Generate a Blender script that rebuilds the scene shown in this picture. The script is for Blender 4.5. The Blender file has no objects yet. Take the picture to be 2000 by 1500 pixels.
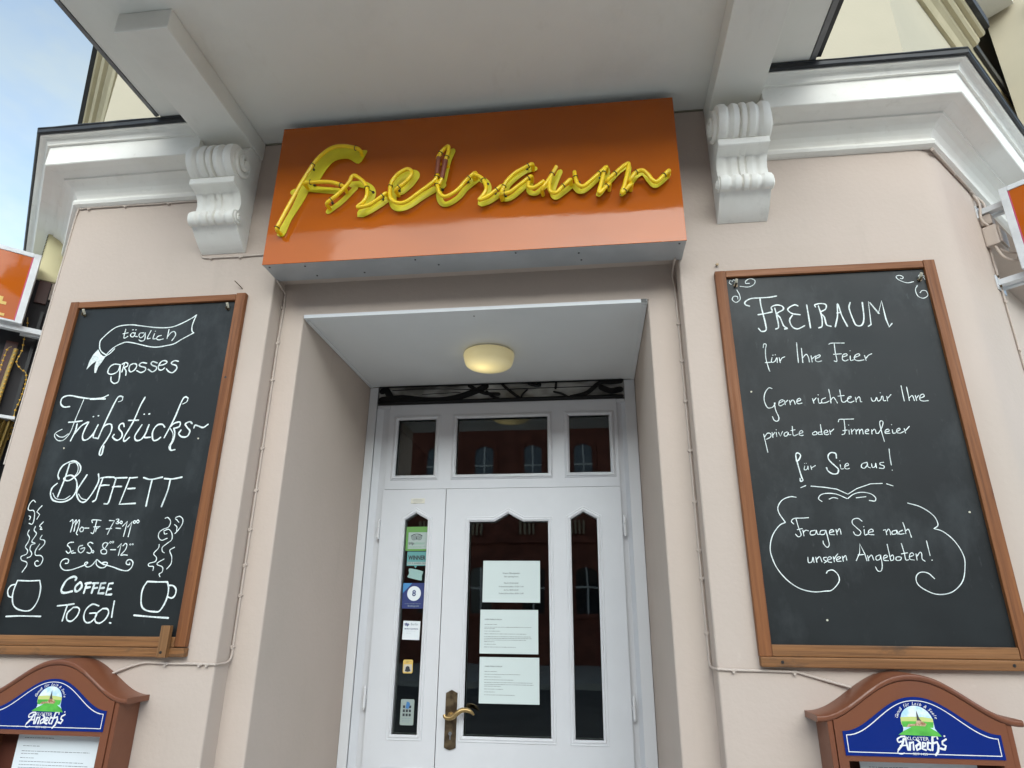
import bpy, bmesh, math, random
from mathutils import Vector, Matrix
random.seed(7)
S = bpy.context.scene
COL = S.collection
# ---------------------------------------------------------------- camera
cd = bpy.data.cameras.new('camera'); cam = bpy.data.objects.new('camera', cd); COL.objects.link(cam); S.camera = cam
cd.sensor_width = 36; cd.lens = 22.318; cd.clip_start = 0.05; cd.clip_end = 500
r_ = Vector((0.99296997, 0.11810528, 0.00786039)); u_ = Vector((0.03345216, -0.34370871, 0.93848030)); f_ = Vector((-0.11354116, 0.93161981, 0.34524330))
cam.matrix_world = Matrix(((r_.x, u_.x, -f_.x, 0.166), (r_.y, u_.y, -f_.y, -2.4), (r_.z, u_.z, -f_.z, 1.6), (0, 0, 0, 1)))
# ---------------------------------------------------------------- sky, sun, exposure
SUN_EL, SUN_AZ = math.radians(24), math.radians(172)      # veiled sun in front of the house; azimuth from +y towards +x
w = bpy.data.worlds.new("World"); S.world = w; w.use_nodes = True
nt = w.node_tree; nt.nodes.clear(); N = nt.nodes.new; Lk = nt.links.new
out = N('ShaderNodeOutputWorld'); bg = N('ShaderNodeBackground'); sky = N('ShaderNodeTexSky')
sky.sky_type = 'NISHITA'; sky.sun_disc = False; sky.sun_elevation = SUN_EL; sky.sun_rotation = SUN_AZ
sky.dust_density = 0.9; sky.air_density = 1.0; sky.ozone_density = 2.2
tc = N('ShaderNodeTexCoord'); mp = N('ShaderNodeMapping'); mp.inputs['Scale'].default_value = (1, 1, 2.2)
nz = N('ShaderNodeTexNoise'); nz.inputs['Scale'].default_value = 1.6; nz.inputs['Detail'].default_value = 6; nz.inputs['Roughness'].default_value = .55
rp = N('ShaderNodeValToRGB'); rp.color_ramp.elements[0].position = .38; rp.color_ramp.elements[1].position = .62
mx = N('ShaderNodeMix'); mx.data_type = 'RGBA'
bw = N('ShaderNodeRGBToBW'); cl = N('ShaderNodeMix'); cl.data_type = 'RGBA'; cl.blend_type = 'MULTIPLY'; cl.inputs['Factor'].default_value = 1; cl.inputs['B'].default_value = (1.26, 1.43, 1.47, 1)
Lk(sky.outputs[0], bw.inputs[0]); Lk(bw.outputs[0], cl.inputs['A']); Lk(cl.outputs['Result'], mx.inputs['B'])
Lk(tc.outputs['Generated'], mp.inputs[0]); Lk(mp.outputs[0], nz.inputs['Vector']); Lk(nz.outputs['Fac'], rp.inputs[0])
Lk(rp.outputs[0], mx.inputs['Factor']); Lk(sky.outputs[0], mx.inputs['A']); tn = N('ShaderNodeMix'); tn.data_type = 'RGBA'; tn.blend_type = 'MULTIPLY'; tn.inputs['Factor'].default_value = 1; tn.inputs['B'].default_value = (.985, 1.015, 1.0, 1)
Lk(mx.outputs['Result'], tn.inputs['A']); Lk(tn.outputs['Result'], bg.inputs[0]); Lk(bg.outputs[0], out.inputs[0])
bg.inputs[1].default_value = 0.12
sd = bpy.data.lights.new('sun', 'SUN'); sd.energy = 0.9; sd.angle = math.radians(60); sd.color = (1, .95, .87)
sun = bpy.data.objects.new('sun', sd); COL.objects.link(sun)
sv = Vector((math.sin(SUN_AZ) * math.cos(SUN_EL), math.cos(SUN_AZ) * math.cos(SUN_EL), math.sin(SUN_EL)))
sun.rotation_euler = sv.to_track_quat('Z', 'Y').to_euler(); sun.location = sv * 60
S.view_settings.view_transform = 'Standard'; S.view_settings.look = 'None'; S.view_settings.gamma = 1; S.view_settings.use_curve_mapping = False
S.view_settings.exposure = 1.72
S.cycles.max_bounces = 8; S.cycles.diffuse_bounces = 8; S.cycles.glossy_bounces = 5; S.cycles.transmission_bounces = 6; S.cycles.transparent_max_bounces = 10

# ---------------------------------------------------------------- materials
def mat(name, col, rough=.6, spec=.5, metal=0, bump=0, bscale=60, col2=None, vscale=3, vlo=.4, vhi=.6, stretch=(1, 1, 1), emit=None, estr=0, coat=0, alpha=1, bdist=.002, detail=4, rvar=0):
    m = bpy.data.materials.new(name); m.use_nodes = True; t = m.node_tree; b = t.nodes['Principled BSDF']
    b.inputs['Base Color'].default_value = (*col, 1); b.inputs['Roughness'].default_value = rough
    b.inputs['Specular IOR Level'].default_value = spec; b.inputs['Metallic'].default_value = metal
    b.inputs['Coat Weight'].default_value = coat; b.inputs['Coat Roughness'].default_value = .03; b.inputs['Alpha'].default_value = alpha
    if emit: b.inputs['Emission Color'].default_value = (*emit, 1); b.inputs['Emission Strength'].default_value = estr
    tcn = t.nodes.new('ShaderNodeTexCoord'); mpn = t.nodes.new('ShaderNodeMapping'); mpn.inputs['Scale'].default_value = stretch
    t.links.new(tcn.outputs['Object'], mpn.inputs[0])
    if col2 or rvar:
        n = t.nodes.new('ShaderNodeTexNoise'); n.inputs['Scale'].default_value = vscale; n.inputs['Detail'].default_value = detail; n.inputs['Roughness'].default_value = .6
        t.links.new(mpn.outputs[0], n.inputs['Vector'])
        mr = t.nodes.new('ShaderNodeMapRange'); mr.inputs[1].default_value = vlo; mr.inputs[2].default_value = vhi
        t.links.new(n.outputs['Fac'], mr.inputs[0])
        if col2:
            x = t.nodes.new('ShaderNodeMix'); x.data_type = 'RGBA'; x.inputs['A'].default_value = (*col, 1); x.inputs['B'].default_value = (*col2, 1)
            t.links.new(mr.outputs[0], x.inputs['Factor']); t.links.new(x.outputs['Result'], b.inputs['Base Color'])
        if rvar:
            r2 = t.nodes.new('ShaderNodeMapRange'); r2.inputs[3].default_value = rough; r2.inputs[4].default_value = rough + rvar
            t.links.new(mr.outputs[0], r2.inputs[0]); t.links.new(r2.outputs[0], b.inputs['Roughness'])
    if bump:
        n2 = t.nodes.new('ShaderNodeTexNoise'); n2.inputs['Scale'].default_value = bscale; n2.inputs['Detail'].default_value = 5
        t.links.new(mpn.outputs[0], n2.inputs['Vector'])
        bm = t.nodes.new('ShaderNodeBump'); bm.inputs['Strength'].default_value = bump; bm.inputs['Distance'].default_value = bdist
        t.links.new(n2.outputs['Fac'], bm.inputs['Height']); t.links.new(bm.outputs[0], b.inputs['Normal'])
    return m

def add_dirt(m, col, scale, lo, hi, amount=.5, stretch=(1, 1, 1)):
    """a second layer of blotchy wear over a material's colour"""
    t = m.node_tree; b = t.nodes['Principled BSDF']; src = b.inputs['Base Color'].links[0].from_socket if b.inputs['Base Color'].links else None
    tcn = t.nodes.new('ShaderNodeTexCoord'); mpn = t.nodes.new('ShaderNodeMapping'); mpn.inputs['Scale'].default_value = stretch; mpn.inputs['Location'].default_value = (3.1, 1.7, 5.2)
    n = t.nodes.new('ShaderNodeTexNoise'); n.inputs['Scale'].default_value = scale; n.inputs['Detail'].default_value = 7; n.inputs['Roughness'].default_value = .65
    mr = t.nodes.new('ShaderNodeMapRange'); mr.inputs[1].default_value = lo; mr.inputs[2].default_value = hi; mr.inputs[4].default_value = amount
    x = t.nodes.new('ShaderNodeMix'); x.data_type = 'RGBA'; x.inputs['B'].default_value = (*col, 1)
    t.links.new(tcn.outputs['Object'], mpn.inputs[0]); t.links.new(mpn.outputs[0], n.inputs['Vector']); t.links.new(n.outputs['Fac'], mr.inputs[0]); t.links.new(mr.outputs[0], x.inputs['Factor'])
    if src: t.links.new(src, x.inputs['A'])
    else: x.inputs['A'].default_value = b.inputs['Base Color'].default_value
    t.links.new(x.outputs['Result'], b.inputs['Base Color'])

def wood(name, c1, c2, axis, dark):
    st = [26, 26, 26]; st[axis] = 1.1
    m = mat(name, c1, .48, .35, bump=.5, bscale=7, col2=c2, vscale=1.7, vlo=.34, vhi=.66, stretch=tuple(st), detail=10, rvar=.2)
    st3 = [90, 90, 90]; st3[axis] = 2.5
    add_dirt(m, tuple(q * .62 for q in c2), 1.0, .50, .66, .75, tuple(st3))
    st2 = [3.2, 3.2, 3.2]; st2[axis] = 1.3
    add_dirt(m, dark, 3.6, .60, .70, .8, tuple(st2))
    return m

M = {}
M['stucco'] = mat('wall_paint', (.522, .432, .374), .85, .25, bump=.4, bscale=48, col2=(.49, .41, .352), vscale=1.3, vlo=.35, vhi=.65, bdist=.003)
add_dirt(M['stucco'], (.45, .38, .32), 2.3, .56, .80, .45, (1, 1, .5))
add_dirt(M['stucco'], (.40, .34, .29), 5.5, .60, .78, .32, (1.6, 1.6, .22))
add_dirt(M['stucco'], (.58, .50, .44), 14, .66, .74, .35)
M['white'] = mat('white_masonry_paint', (.87, .85, .80), .85, .15, bump=.3, bscale=45, col2=(.80, .775, .72), vscale=2.4, bdist=.0012)
add_dirt(M['white'], (.48, .45, .40), 6, .60, .8, .5)
add_dirt(M['white'], (.55, .52, .46), 22, .60, .75, .35)
M['soffit'] = mat('grey_white_ceiling_paint', (.80, .78, .725), .8, .2, bump=.4, bscale=30, col2=(.77, .75, .695), vscale=1.6, bdist=.0015)
add_dirt(M['soffit'], (.60, .58, .53), 2.2, .52, .8, .4)
add_dirt(M['soffit'], (.62, .58, .51), 9, .60, .74, .3, (1, .35, 1))
M['panel'] = mat('porch_ceiling_board', (.72, .73, .73), .5, .35, bump=.15, bscale=12, col2=(.68, .69, .69), vscale=1.2)
M['door'] = mat('white_door_lacquer', (.63, .645, .675), .28, .5, bump=.12, bscale=25, col2=(.60, .615, .645), vscale=3, bdist=.0008, rvar=.12)
add_dirt(M['door'], (.52, .51, .49), 7, .60, .80, .4, (1, 1, .3))
add_dirt(M['door'], (.42, .40, .37), 40, .68, .78, .3)
M['casing'] = mat('white_plastic_trim', (.66, .668, .685), .35, .45, bump=.1, bscale=20, bdist=.0006)
M['cream'] = mat('cream_upper_paint', (.48, .43, .325), .8, .25, bump=.3, bscale=80, col2=(.45, .405, .305), vscale=1.2, bdist=.0012)
M['creamd'] = mat('ochre_moulding_paint', (.58, .50, .33), .75, .25, bump=.3, bscale=60, col2=(.52, .45, .29), vscale=3)
M['flash'] = mat('black_roof_flashing', (.018, .018, .020), .45, .4, bump=.5, bscale=30, col2=(.07, .07, .065), vscale=9, vlo=.55, vhi=.75, rvar=.3)
M['flashg'] = mat('grey_zinc_flashing', (.13, .13, .135), .45, .5, bump=.3, bscale=20, col2=(.19, .19, .19), vscale=5)
M['board'] = mat('slate_chalkboard', (.009, .0115, .0125), .48, .28, bump=.25, bscale=220, col2=(.015, .019, .020), vscale=2.2, vlo=.42, vhi=.78, stretch=(1, 1, 1.5), bdist=.0006, rvar=.12)
add_dirt(M['board'], (.052, .060, .063), 4, .52, .80, .75, (1, 1, .6))
add_dirt(M['board'], (.10, .11, .115), 30, .64, .80, .4, (1.5, 1, .5))
add_dirt(M['board'], (.006, .007, .008), 1.6, .50, .72, .6)
M['chalk'] = mat('white_chalk_pen', (.80, .86, .84), .8, .2, bump=.4, bscale=400, col2=(.36, .41, .41), vscale=150, vlo=.46, vhi=.78, bdist=.0005)
add_dirt(M['chalk'], (.42, .47, .47), 14, .52, .66, .6)
M['wood_v'] = wood('red_brown_wood_upright', (.245, .090, .028), (.165, .056, .017), 2, (.10, .03, .012))
M['wood_h'] = wood('red_brown_wood_rail', (.245, .090, .028), (.165, .056, .017), 0, (.10, .03, .012))
M['wood_b'] = wood('weathered_bottom_rail_wood', (.285, .128, .045), (.17, .072, .024), 0, (.07, .04, .022))
M['wood_c'] = wood('weathered_clip_wood', (.27, .13, .05), (.19, .09, .033), 2, (.08, .05, .03))
M['menu'] = mat('red_brown_powder_coat', (.185, .065, .032), .32, .45, bump=.15, bscale=60, col2=(.165, .057, .029), vscale=5, rvar=.1)
M['menud'] = mat('menu_case_lining', (.12, .035, .02), .6)
M['orange'] = mat('orange_acrylic_sheet', (.45, .102, .007), .045, .34, bump=.28, bscale=2.2, col2=(.40, .090, .007), vscale=1.5, bdist=.004, stretch=(1, 1, 2.2), rvar=.05, detail=2)
M['tin'] = mat('grey_sheet_metal', (.42, .435, .45), .42, .5, metal=.35, bump=.2, bscale=6, col2=(.36, .375, .39), vscale=4, bdist=.003)
M['yellow_plate'] = mat('lime_yellow_plate', (.76, .68, .02), .5, .4, bump=.15, bscale=60, col2=(.70, .61, .018), vscale=14)
M['tube'] = mat('yellow_neon_tube', (.92, .64, .012), .28, .4, coat=.15, col2=(.88, .58, .012), vscale=20)
M['coated'] = mat('brown_blocking_paint', (.22, .055, .025), .4)
M['black'] = mat('black_wire', (.015, .015, .015), .4)
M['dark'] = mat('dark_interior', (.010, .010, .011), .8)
M['cable'] = mat('painted_cable', (.50, .425, .37), .6, .3, bump=.4, bscale=120)
M['alu'] = mat('white_aluminium_frame', (.66, .68, .70), .35, .5, col2=(.58, .60, .62), vscale=14, bump=.2, bscale=30)
M['bronze'] = mat('dark_bronze', (.085, .060, .038), .32, .5, metal=.75, col2=(.15, .11, .065), vscale=30, rvar=.15)
M['brass'] = mat('worn_brass', (.46, .33, .15), .28, .5, metal=.9, col2=(.34, .23, .10), vscale=60, rvar=.15)
M['steel'] = mat('bright_steel', (.6, .6, .6), .25, .5, metal=1)
M['paper'] = mat('white_paper', (.58, .66, .66), .8, .2, bump=.15, bscale=8, bdist=.003)
M['ink'] = mat('printer_ink', (.10, .11, .13), .8, .1)
M['blue'] = mat('blue_enamel', (.004, .020, .17), .18, .5, rvar=.05, vscale=8)
M['white_print'] = mat('white_print', (.75, .75, .75), .5)
M['green_print'] = mat('green_print', (.10, .46, .06), .5, col2=(.06, .34, .04), vscale=30)
M['sky_print'] = mat('sky_print', (.42, .66, .84), .5, col2=(.75, .82, .85), vscale=35)
M['field_print'] = mat('field_print', (.55, .60, .20), .5)
M['roof_print'] = mat('brown_print', (.30, .14, .06), .5, col2=(.6, .45, .3), vscale=120)
M['spire_print'] = mat('dark_spire_print', (.05, .05, .05), .5)
M['brick'] = mat('red_brick', (.25, .088, .062), .85, .2, col2=(.17, .060, .044), vscale=2, bump=.3, bscale=12)
M['asphalt'] = mat('asphalt', (.16, .16, .155), .9, .2, bump=.5, bscale=80, col2=(.12, .12, .118), vscale=2)
M['paving'] = mat('concrete_paving', (.56, .54, .50), .85, .2, bump=.4, bscale=60, col2=(.46, .45, .425), vscale=3)
M['kerbm'] = mat('granite_kerb', (.32, .31, .30), .8)
M['stonetrim'] = mat('sandstone_trim', (.45, .37, .26), .8)
def simple(n, c, r=.5): M[n] = mat(n, c, r); return M[n]
simple('sticker_green', (.12, .30, .07)); simple('sticker_pale', (.36, .44, .42)); simple('sticker_teal', (.10, .30, .30)); simple('sticker_navy', (.02, .035, .16)); simple('sticker_sky', (.06, .24, .50)); simple('sticker_white', (.72, .77, .80))
simple('sticker_yellow', (.66, .46, .12)); simple('sticker_grey', (.30, .36, .34)); simple('sticker_blue', (.05, .18, .42)); simple('sticker_ink', (.025, .03, .04)); simple('sticker_green_ink', (.16, .34, .22)); simple('grey_ink', (.22, .27, .33)); simple('pillow_print', (.28, .44, .42))
simple('beige_awning', (.66, .60, .36), .7); simple('gold_bead', (.75, .42, .06), .25); simple('gold_fabric', (.34, .24, .07), .6); simple('peg_cream', (.62, .58, .46)); simple('plaque', (.66, .64, .55)); simple('dark_bay', (.010, .008, .010), .6); simple('red_brown_bay', (.085, .03, .022), .4); simple('magenta', (.50, .06, .16)); simple('blue_curtain', (.10, .13, .17), .3); simple('dark_pane', (.02, .022, .028), .15); simple('pale_print', (.55, .5, .42))
M['beige_awning'].node_tree.nodes['Principled BSDF'].inputs['Roughness'].default_value = .7

# clear glass with fresnel mirror over a nearly clear pane
def glassmat(name, tint=(.80, .84, .82)):
    m = bpy.data.materials.new(name); m.use_nodes = True; t = m.node_tree; t.nodes.clear()
    o = t.nodes.new('ShaderNodeOutputMaterial'); mixs = t.nodes.new('ShaderNodeMixShader'); tr = t.nodes.new('ShaderNodeBsdfTransparent'); gl = t.nodes.new('ShaderNodeBsdfGlossy')
    fr = t.nodes.new('ShaderNodeFresnel'); fr.inputs[0].default_value = 1.68; tr.inputs[0].default_value = (*tint, 1); gl.inputs['Roughness'].default_value = .015
    n = t.nodes.new('ShaderNodeTexNoise'); n.inputs['Scale'].default_value = 2.5; b = t.nodes.new('ShaderNodeBump'); b.inputs['Strength'].default_value = .12; b.inputs['Distance'].default_value = .004
    tcn = t.nodes.new('ShaderNodeTexCoord'); t.links.new(tcn.outputs['Object'], n.inputs['Vector']); t.links.new(n.outputs['Fac'], b.inputs['Height']); t.links.new(b.outputs[0], gl.inputs['Normal'])
    t.links.new(fr.outputs[0], mixs.inputs[0]); t.links.new(tr.outputs[0], mixs.inputs[1]); t.links.new(gl.outputs[0], mixs.inputs[2]); t.links.new(mixs.outputs[0], o.inputs[0])
    return m
M['glass'] = glassmat('window_glass')

# frosted glass strip behind the curly ironwork above the door
m = mat('frosted_strip_glass', (.62, .61, .57), .22, .6, bump=.4, bscale=6, bdist=.01, col2=(.16, .155, .14), vscale=3.0, vlo=.38, vhi=.62, stretch=(1, 1, 2), detail=3)
M['mirror'] = m
M['iron'] = mat('black_painted_iron', (.007, .007, .007), .5, .2, bump=.3, bscale=40)

# ---------------------------------------------------------------- mesh helpers
def tag(o, label=None, cat=None, group=None, kind=None):
    if label: o['label'] = label
    if cat: o['category'] = cat
    if group: o['group'] = group
    if kind: o['kind'] = kind
    return o
def thing(name, loc, label, cat, group=None):
    o = bpy.data.objects.new(name, None); COL.objects.link(o); o.location = loc; o.empty_display_size = .1
    return tag(o, label, cat, group)
def link(name, me, mt, parent=None):
    o = bpy.data.objects.new(name, me); COL.objects.link(o)
    if mt is not None and len(me.materials) == 0: me.materials.append(M[mt] if isinstance(mt, str) else mt)
    if parent is not None:
        o.parent = parent; o.matrix_parent_inverse = Matrix.Translation(-parent.location)
    return o
def obj(name, bm, mt, parent=None, smooth=False, cut=None):
    bmesh.ops.recalc_face_normals(bm, faces=bm.faces)
    me = bpy.data.meshes.new(name); bm.to_mesh(me); bm.free()
    if smooth:
        for p in me.polygons: p.use_smooth = True
        me.set_sharp_from_angle(angle=math.radians(cut or 35))
    return link(name, me, mt, parent)
def box(bm, x0, x1, y0, y1, z0, z1, bev=0, fn=None):
    vs = [bm.verts.new((x, y, z)) for x in (x0, x1) for y in (y0, y1) for z in (z0, z1)]
    F = [(0, 1, 3, 2), (4, 6, 7, 5), (0, 4, 5, 1), (2, 3, 7, 6), (0, 2, 6, 4), (1, 5, 7, 3)]
    fs = [bm.faces.new([vs[i] for i in f]) for f in F]
    if bev:
        es = list({e for f in fs for e in f.edges})
        r = bmesh.ops.bevel(bm, geom=es, offset=bev, segments=2, profile=.6, affect='EDGES')
        vs = list({v for f in r['faces'] for v in f.verts} | {v for v in vs if v.is_valid})
    if fn:
        for v in vs: v.co = Vector(fn(*v.co))
    return vs
def nbox(name, mt, parent, *a, bev=0, fn=None):
    bm = bmesh.new(); box(bm, *a, bev=bev, fn=fn); return obj(name, bm, mt, parent)
def prism(bm, poly, z0, z1, fn=None):
    fn = fn or (lambda x, y, z: (x, y, z))
    a = [bm.verts.new(fn(x, y, z0)) for x, y in poly]; b = [bm.verts.new(fn(x, y, z1)) for x, y in poly]; n = len(poly)
    bm.faces.new(a); bm.faces.new(b[::-1])
    for i in range(n): bm.faces.new((a[i], a[(i + 1) % n], b[(i + 1) % n], b[i]))
def catmull(pts, sub=6, closed=False):
    P = [Vector(p) for p in pts]; n = len(P)
    if n < 3 and not closed: return P
    o = []
    for i in range(n if closed else n - 1):
        p0 = P[(i - 1) % n] if closed or i > 0 else P[0] * 2 - P[1]
        p1 = P[i]; p2 = P[(i + 1) % n]; p3 = P[(i + 2) % n] if closed or i + 2 < n else P[-1] * 2 - P[-2]
        for k in range(sub):
            t = k / sub; o.append(.5 * ((2 * p1) + (p2 - p0) * t + (2 * p0 - 5 * p1 + 4 * p2 - p3) * t * t + (3 * p1 - p0 - 3 * p2 + p3) * t ** 3))
    if not closed: o.append(P[-1])
    return o
def tube(bm, pts, r, seg=8, caps=True):
    P = [Vector(p) for p in pts]; P = [p for i, p in enumerate(P) if i == 0 or (p - P[i - 1]).length > 1e-5]
    rings = []; up = None
    for i, p in enumerate(P):
        d = (P[min(i + 1, len(P) - 1)] - P[max(i - 1, 0)]); d = d.normalized() if d.length > 0 else Vector((0, 0, 1))
        if up is None: up = d.orthogonal().normalized()
        up = (up - d * up.dot(d)); up = up.normalized() if up.length > 1e-6 else d.orthogonal().normalized()
        s = d.cross(up); rr = r(i / (len(P) - 1)) if callable(r) else r
        rings.append([bm.verts.new(p + (up * math.cos(a) + s * math.sin(a)) * rr) for a in [2 * math.pi * k / seg for k in range(seg)]])
    for a, b in zip(rings, rings[1:]):
        for k in range(seg): bm.faces.new((a[k], a[(k + 1) % seg], b[(k + 1) % seg], b[k]))
    if caps: bm.faces.new(rings[0][::-1]); bm.faces.new(rings[-1])
def ntube(name, mt, parent, pts, r, seg=8, smooth=True):
    bm = bmesh.new(); tube(bm, pts, r, seg); return obj(name, bm, mt, parent, smooth, 50)
def disc(bm, c, r, axis='y', h=.002, seg=16):
    c = Vector(c); ax = {'x': Vector((1, 0, 0)), 'y': Vector((0, 1, 0)), 'z': Vector((0, 0, 1))}[axis] if isinstance(axis, str) else axis
    tube(bm, [c - ax * h / 2, c + ax * h / 2], r, seg)
def lathe(bm, c, prof, seg=32):
    rings = [[bm.verts.new((c[0] + r * math.cos(2 * math.pi * k / seg), c[1] + r * math.sin(2 * math.pi * k / seg), c[2] + z)) for k in range(seg)] for r, z in prof]
    for a, b in zip(rings, rings[1:]):
        for k in range(seg): bm.faces.new((a[k], a[(k + 1) % seg], b[(k + 1) % seg], b[k]))
    bm.faces.new(rings[-1]); bm.faces.new(rings[0][::-1])
def stroke(bm, pts, wd, y, fn=None, corner=False, taper=True, thick=.0006, sub=5):
    """raised flat ribbon with round ends lying in the plane y; pts are (x, z)"""
    P = [Vector((a, b)) for a, b in pts]
    if not corner and len(P) > 2: P = catmull(P, sub)
    elif len(P) == 2:
        P = [P[0].lerp(P[1], k / 4) for k in range(5)]
    P = [p for i, p in enumerate(P) if i == 0 or (p - P[i - 1]).length > wd * .12]
    if len(P) < 2: P = [P[0] - Vector((wd * .1, 0)), P[0] + Vector((wd * .1, 0))]
    n = len(P); L = []; ph = random.random() * 6
    for i, p in enumerate(P):
        d0 = (P[i] - P[i - 1]).normalized() if i > 0 else (P[1] - P[0]).normalized()
        d1 = (P[i + 1] - P[i]).normalized() if i < n - 1 else d0
        d = (d0 + d1); d = d.normalized() if d.length > .2 else d1
        w = wd * .5 * (1 + (.13 * math.sin(ph + i * .7) if taper else 0))
        L.append((p, Vector((-d.y, d.x)), w, d))
    def rows():
        p, nn, w, d = L[0]
        for a in (75, 45): q = math.radians(a); yield p - d * w * math.sin(q), nn, w * math.cos(q)
        for p, nn, w, d in L: yield p, nn, w
        p, nn, w, d = L[-1]
        for a in (45, 75): q = math.radians(a); yield p + d * w * math.sin(q), nn, w * math.cos(q)
    f = fn or (lambda x, yy, z: (x, yy, z)); prev = None
    for c, nn, w in rows():
        a = c + nn * w; b = c - nn * w; m0 = c
        cur = [bm.verts.new(f(q.x, y if k != 1 else y - thick, q.y)) for k, q in enumerate((a, m0, b))]
        if prev:
            bm.faces.new((prev[0], prev[1], cur[1], cur[0])); bm.faces.new((prev[1], prev[2], cur[2], cur[1]))
        prev = cur
def fill(bm, pts, y, fn=None, th=.0008):
    """flat plate of any outline in the x-z plane, front at y - th, back at y"""
    f = fn or (lambda x, yy, z: (x, yy, z))
    a = [bm.verts.new(f(x, y - th, z)) for x, z in pts]; b = [bm.verts.new(f(x, y, z)) for x, z in pts]; n = len(pts)
    es = [bm.edges.new((a[i], a[(i + 1) % n])) for i in range(n)]
    bmesh.ops.triangle_fill(bm, use_beauty=True, use_dissolve=False, edges=es)
    for i in range(n): bm.faces.new((a[i], a[(i + 1) % n], b[(i + 1) % n], b[i]))
def plate_holes(bm, outer, holes, y0, y1):
    """board in the x-z plane with openings cut right through it"""
    loops = []
    for lp in [outer] + holes:
        f = [bm.verts.new((x, y0, z)) for x, z in lp]; b = [bm.verts.new((x, y1, z)) for x, z in lp]; loops.append((f, b))
    for s in (0, 1):
        es = []
        for lp in loops:
            v = lp[s]
            for i in range(len(v)): es.append(bm.edges.get((v[i], v[(i + 1) % len(v)])) or bm.edges.new((v[i], v[(i + 1) % len(v)])))
        bmesh.ops.triangle_fill(bm, use_beauty=True, use_dissolve=False, edges=es)
    for f, b in loops:
        for i in range(len(f)): j = (i + 1) % len(f); bm.faces.new((f[i], f[j], b[j], b[i]))
def ringmould(bm, outline, prof, closed=True):
    """sweep prof = [(outward offset, y)] round a polygon in the x-z plane, mitred"""
    P = [Vector(p) for p in outline]; n = len(P)
    area = sum(P[i].x * P[(i + 1) % n].y - P[(i + 1) % n].x * P[i].y for i in range(n)); sg = 1 if area > 0 else -1
    mit = []
    for i in range(n):
        d0 = (P[i] - P[i - 1]).normalized(); d1 = (P[(i + 1) % n] - P[i]).normalized()
        n0 = Vector((d0.y, -d0.x)) * sg; n1 = Vector((d1.y, -d1.x)) * sg; m_ = n0 + n1
        mit.append(m_ / max(m_.dot(n0), .3))
    R = [[bm.verts.new((P[i].x + mit[i].x * o, y, P[i].y + mit[i].y * o)) for i in range(n)] for o, y in prof]
    for a, b in zip(R, R[1:]):
        for i in range(n): j = (i + 1) % n; bm.faces.new((a[i], a[j], b[j], b[i]))
def parse(s, sc=.001):
    o = []
    for st in s.split(';'):
        fl = ''
        while st[0] in 'ctF': fl += st[0]; st = st[1:]
        o.append((fl, [tuple(float(q) * sc for q in p.split(',')) for p in st.split()]))
    return o
def text(name, body, size, x, z, y, mt, parent, align='CENTER', fn=None, bold=0, sx=1, rot=0, ext=.0003, shear=0):
    c = bpy.data.curves.new(name, 'FONT'); c.body = body; c.size = size; c.align_x = align; c.align_y = 'CENTER'; c.extrude = ext; c.offset = bold; c.shear = shear; c.resolution_u = 2
    o = bpy.data.objects.new(name, c); dg = None
    COL.objects.link(o); bpy.context.view_layer.update(); me = bpy.data.meshes.new_from_object(o.evaluated_get(bpy.context.evaluated_depsgraph_get()))
    bpy.data.objects.remove(o); bpy.data.curves.remove(c)
    ca, sa = math.cos(rot), math.sin(rot)
    for v in me.vertices:
        px, pz = v.co.x * sx, v.co.y
        q = (x + px * ca - pz * sa, y - v.co.z, z + px * sa + pz * ca)
        v.co = fn(*q) if fn else q
    me.name = name; me.materials.clear()
    return link(name, me, mt, parent)

# ---------------------------------------------------------------- the plan of the corner house
WL, WR = -2.3154, 1.6677           # where the front wall turns 45 degrees on either side
S2 = math.sqrt(.5)
def ch(s, t, p, z=None):           # a point t along the side wall, p out from it
    q = (WR + (t + p) * S2, (t - p) * S2) if s > 0 else (WL - (t + p) * S2, (t - p) * S2)
    return q if z is None else (*q, z)
A1, A2, B1, B2, RC, DY = -1.2167, .5766, -1.103, .4486, .096, 1.029
ZS = 2.878                          # porch ceiling
K8 = math.tan(math.pi / 8)
def arc(c, a0, a1, r, n=4): return [(c[0] + r * math.cos(math.radians(a0 + (a1 - a0) * k / n)), c[1] + r * math.sin(math.radians(a0 + (a1 - a0) * k / n))) for k in range(n + 1)]
def sweep(bm, path_fn, prof, wob=.0009):
    """path_fn(p) gives the plan polyline at offset p; prof = [(p, z)]; long runs get a slight hand-made wobble"""
    R = []; p0 = path_fn(0); NN = [max(1, int(math.hypot(p0[i + 1][0] - p0[i][0], p0[i + 1][1] - p0[i][1]) / .07)) for i in range(len(p0) - 1)]
    for j, (p, z) in enumerate(prof):
        pl = path_fn(p); row = []
        for i, (x, y) in enumerate(pl[:-1]):
            x2, y2 = pl[i + 1]; n = NN[i]
            for k in range(n):
                q = k / n; X, Y = x + (x2 - x) * q, y + (y2 - y) * q; s_ = X * 3.1 + Y * 2.3
                if k and p > .004: a = wob * (math.sin(s_ * 2.1 + j * .6) + .6 * math.sin(s_ * 7.3 + j * 1.1)); row.append((X, Y - a * .6, z + a))
                else: row.append((X, Y, z))
        row.append((*pl[-1], z)); R.append([bm.verts.new(v) for v in row])
    for a, b in zip(R, R[1:]):
        for i in range(len(a) - 1): bm.faces.new((a[i], a[i + 1], b[i + 1], b[i]))
    bm.faces.new([r[0] for r in R]); bm.faces.new([r[-1] for r in R][::-1])
def _rc():
    a, b, c = Vector((WR - .07, 0)), Vector((WR, 0)), Vector(ch(1, .07, 0)); return [tuple(a * (1 - t) ** 2 + b * 2 * t * (1 - t) + c * t * t) for t in [k / 8 for k in range(9)]]
RWC = _rc()
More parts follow.
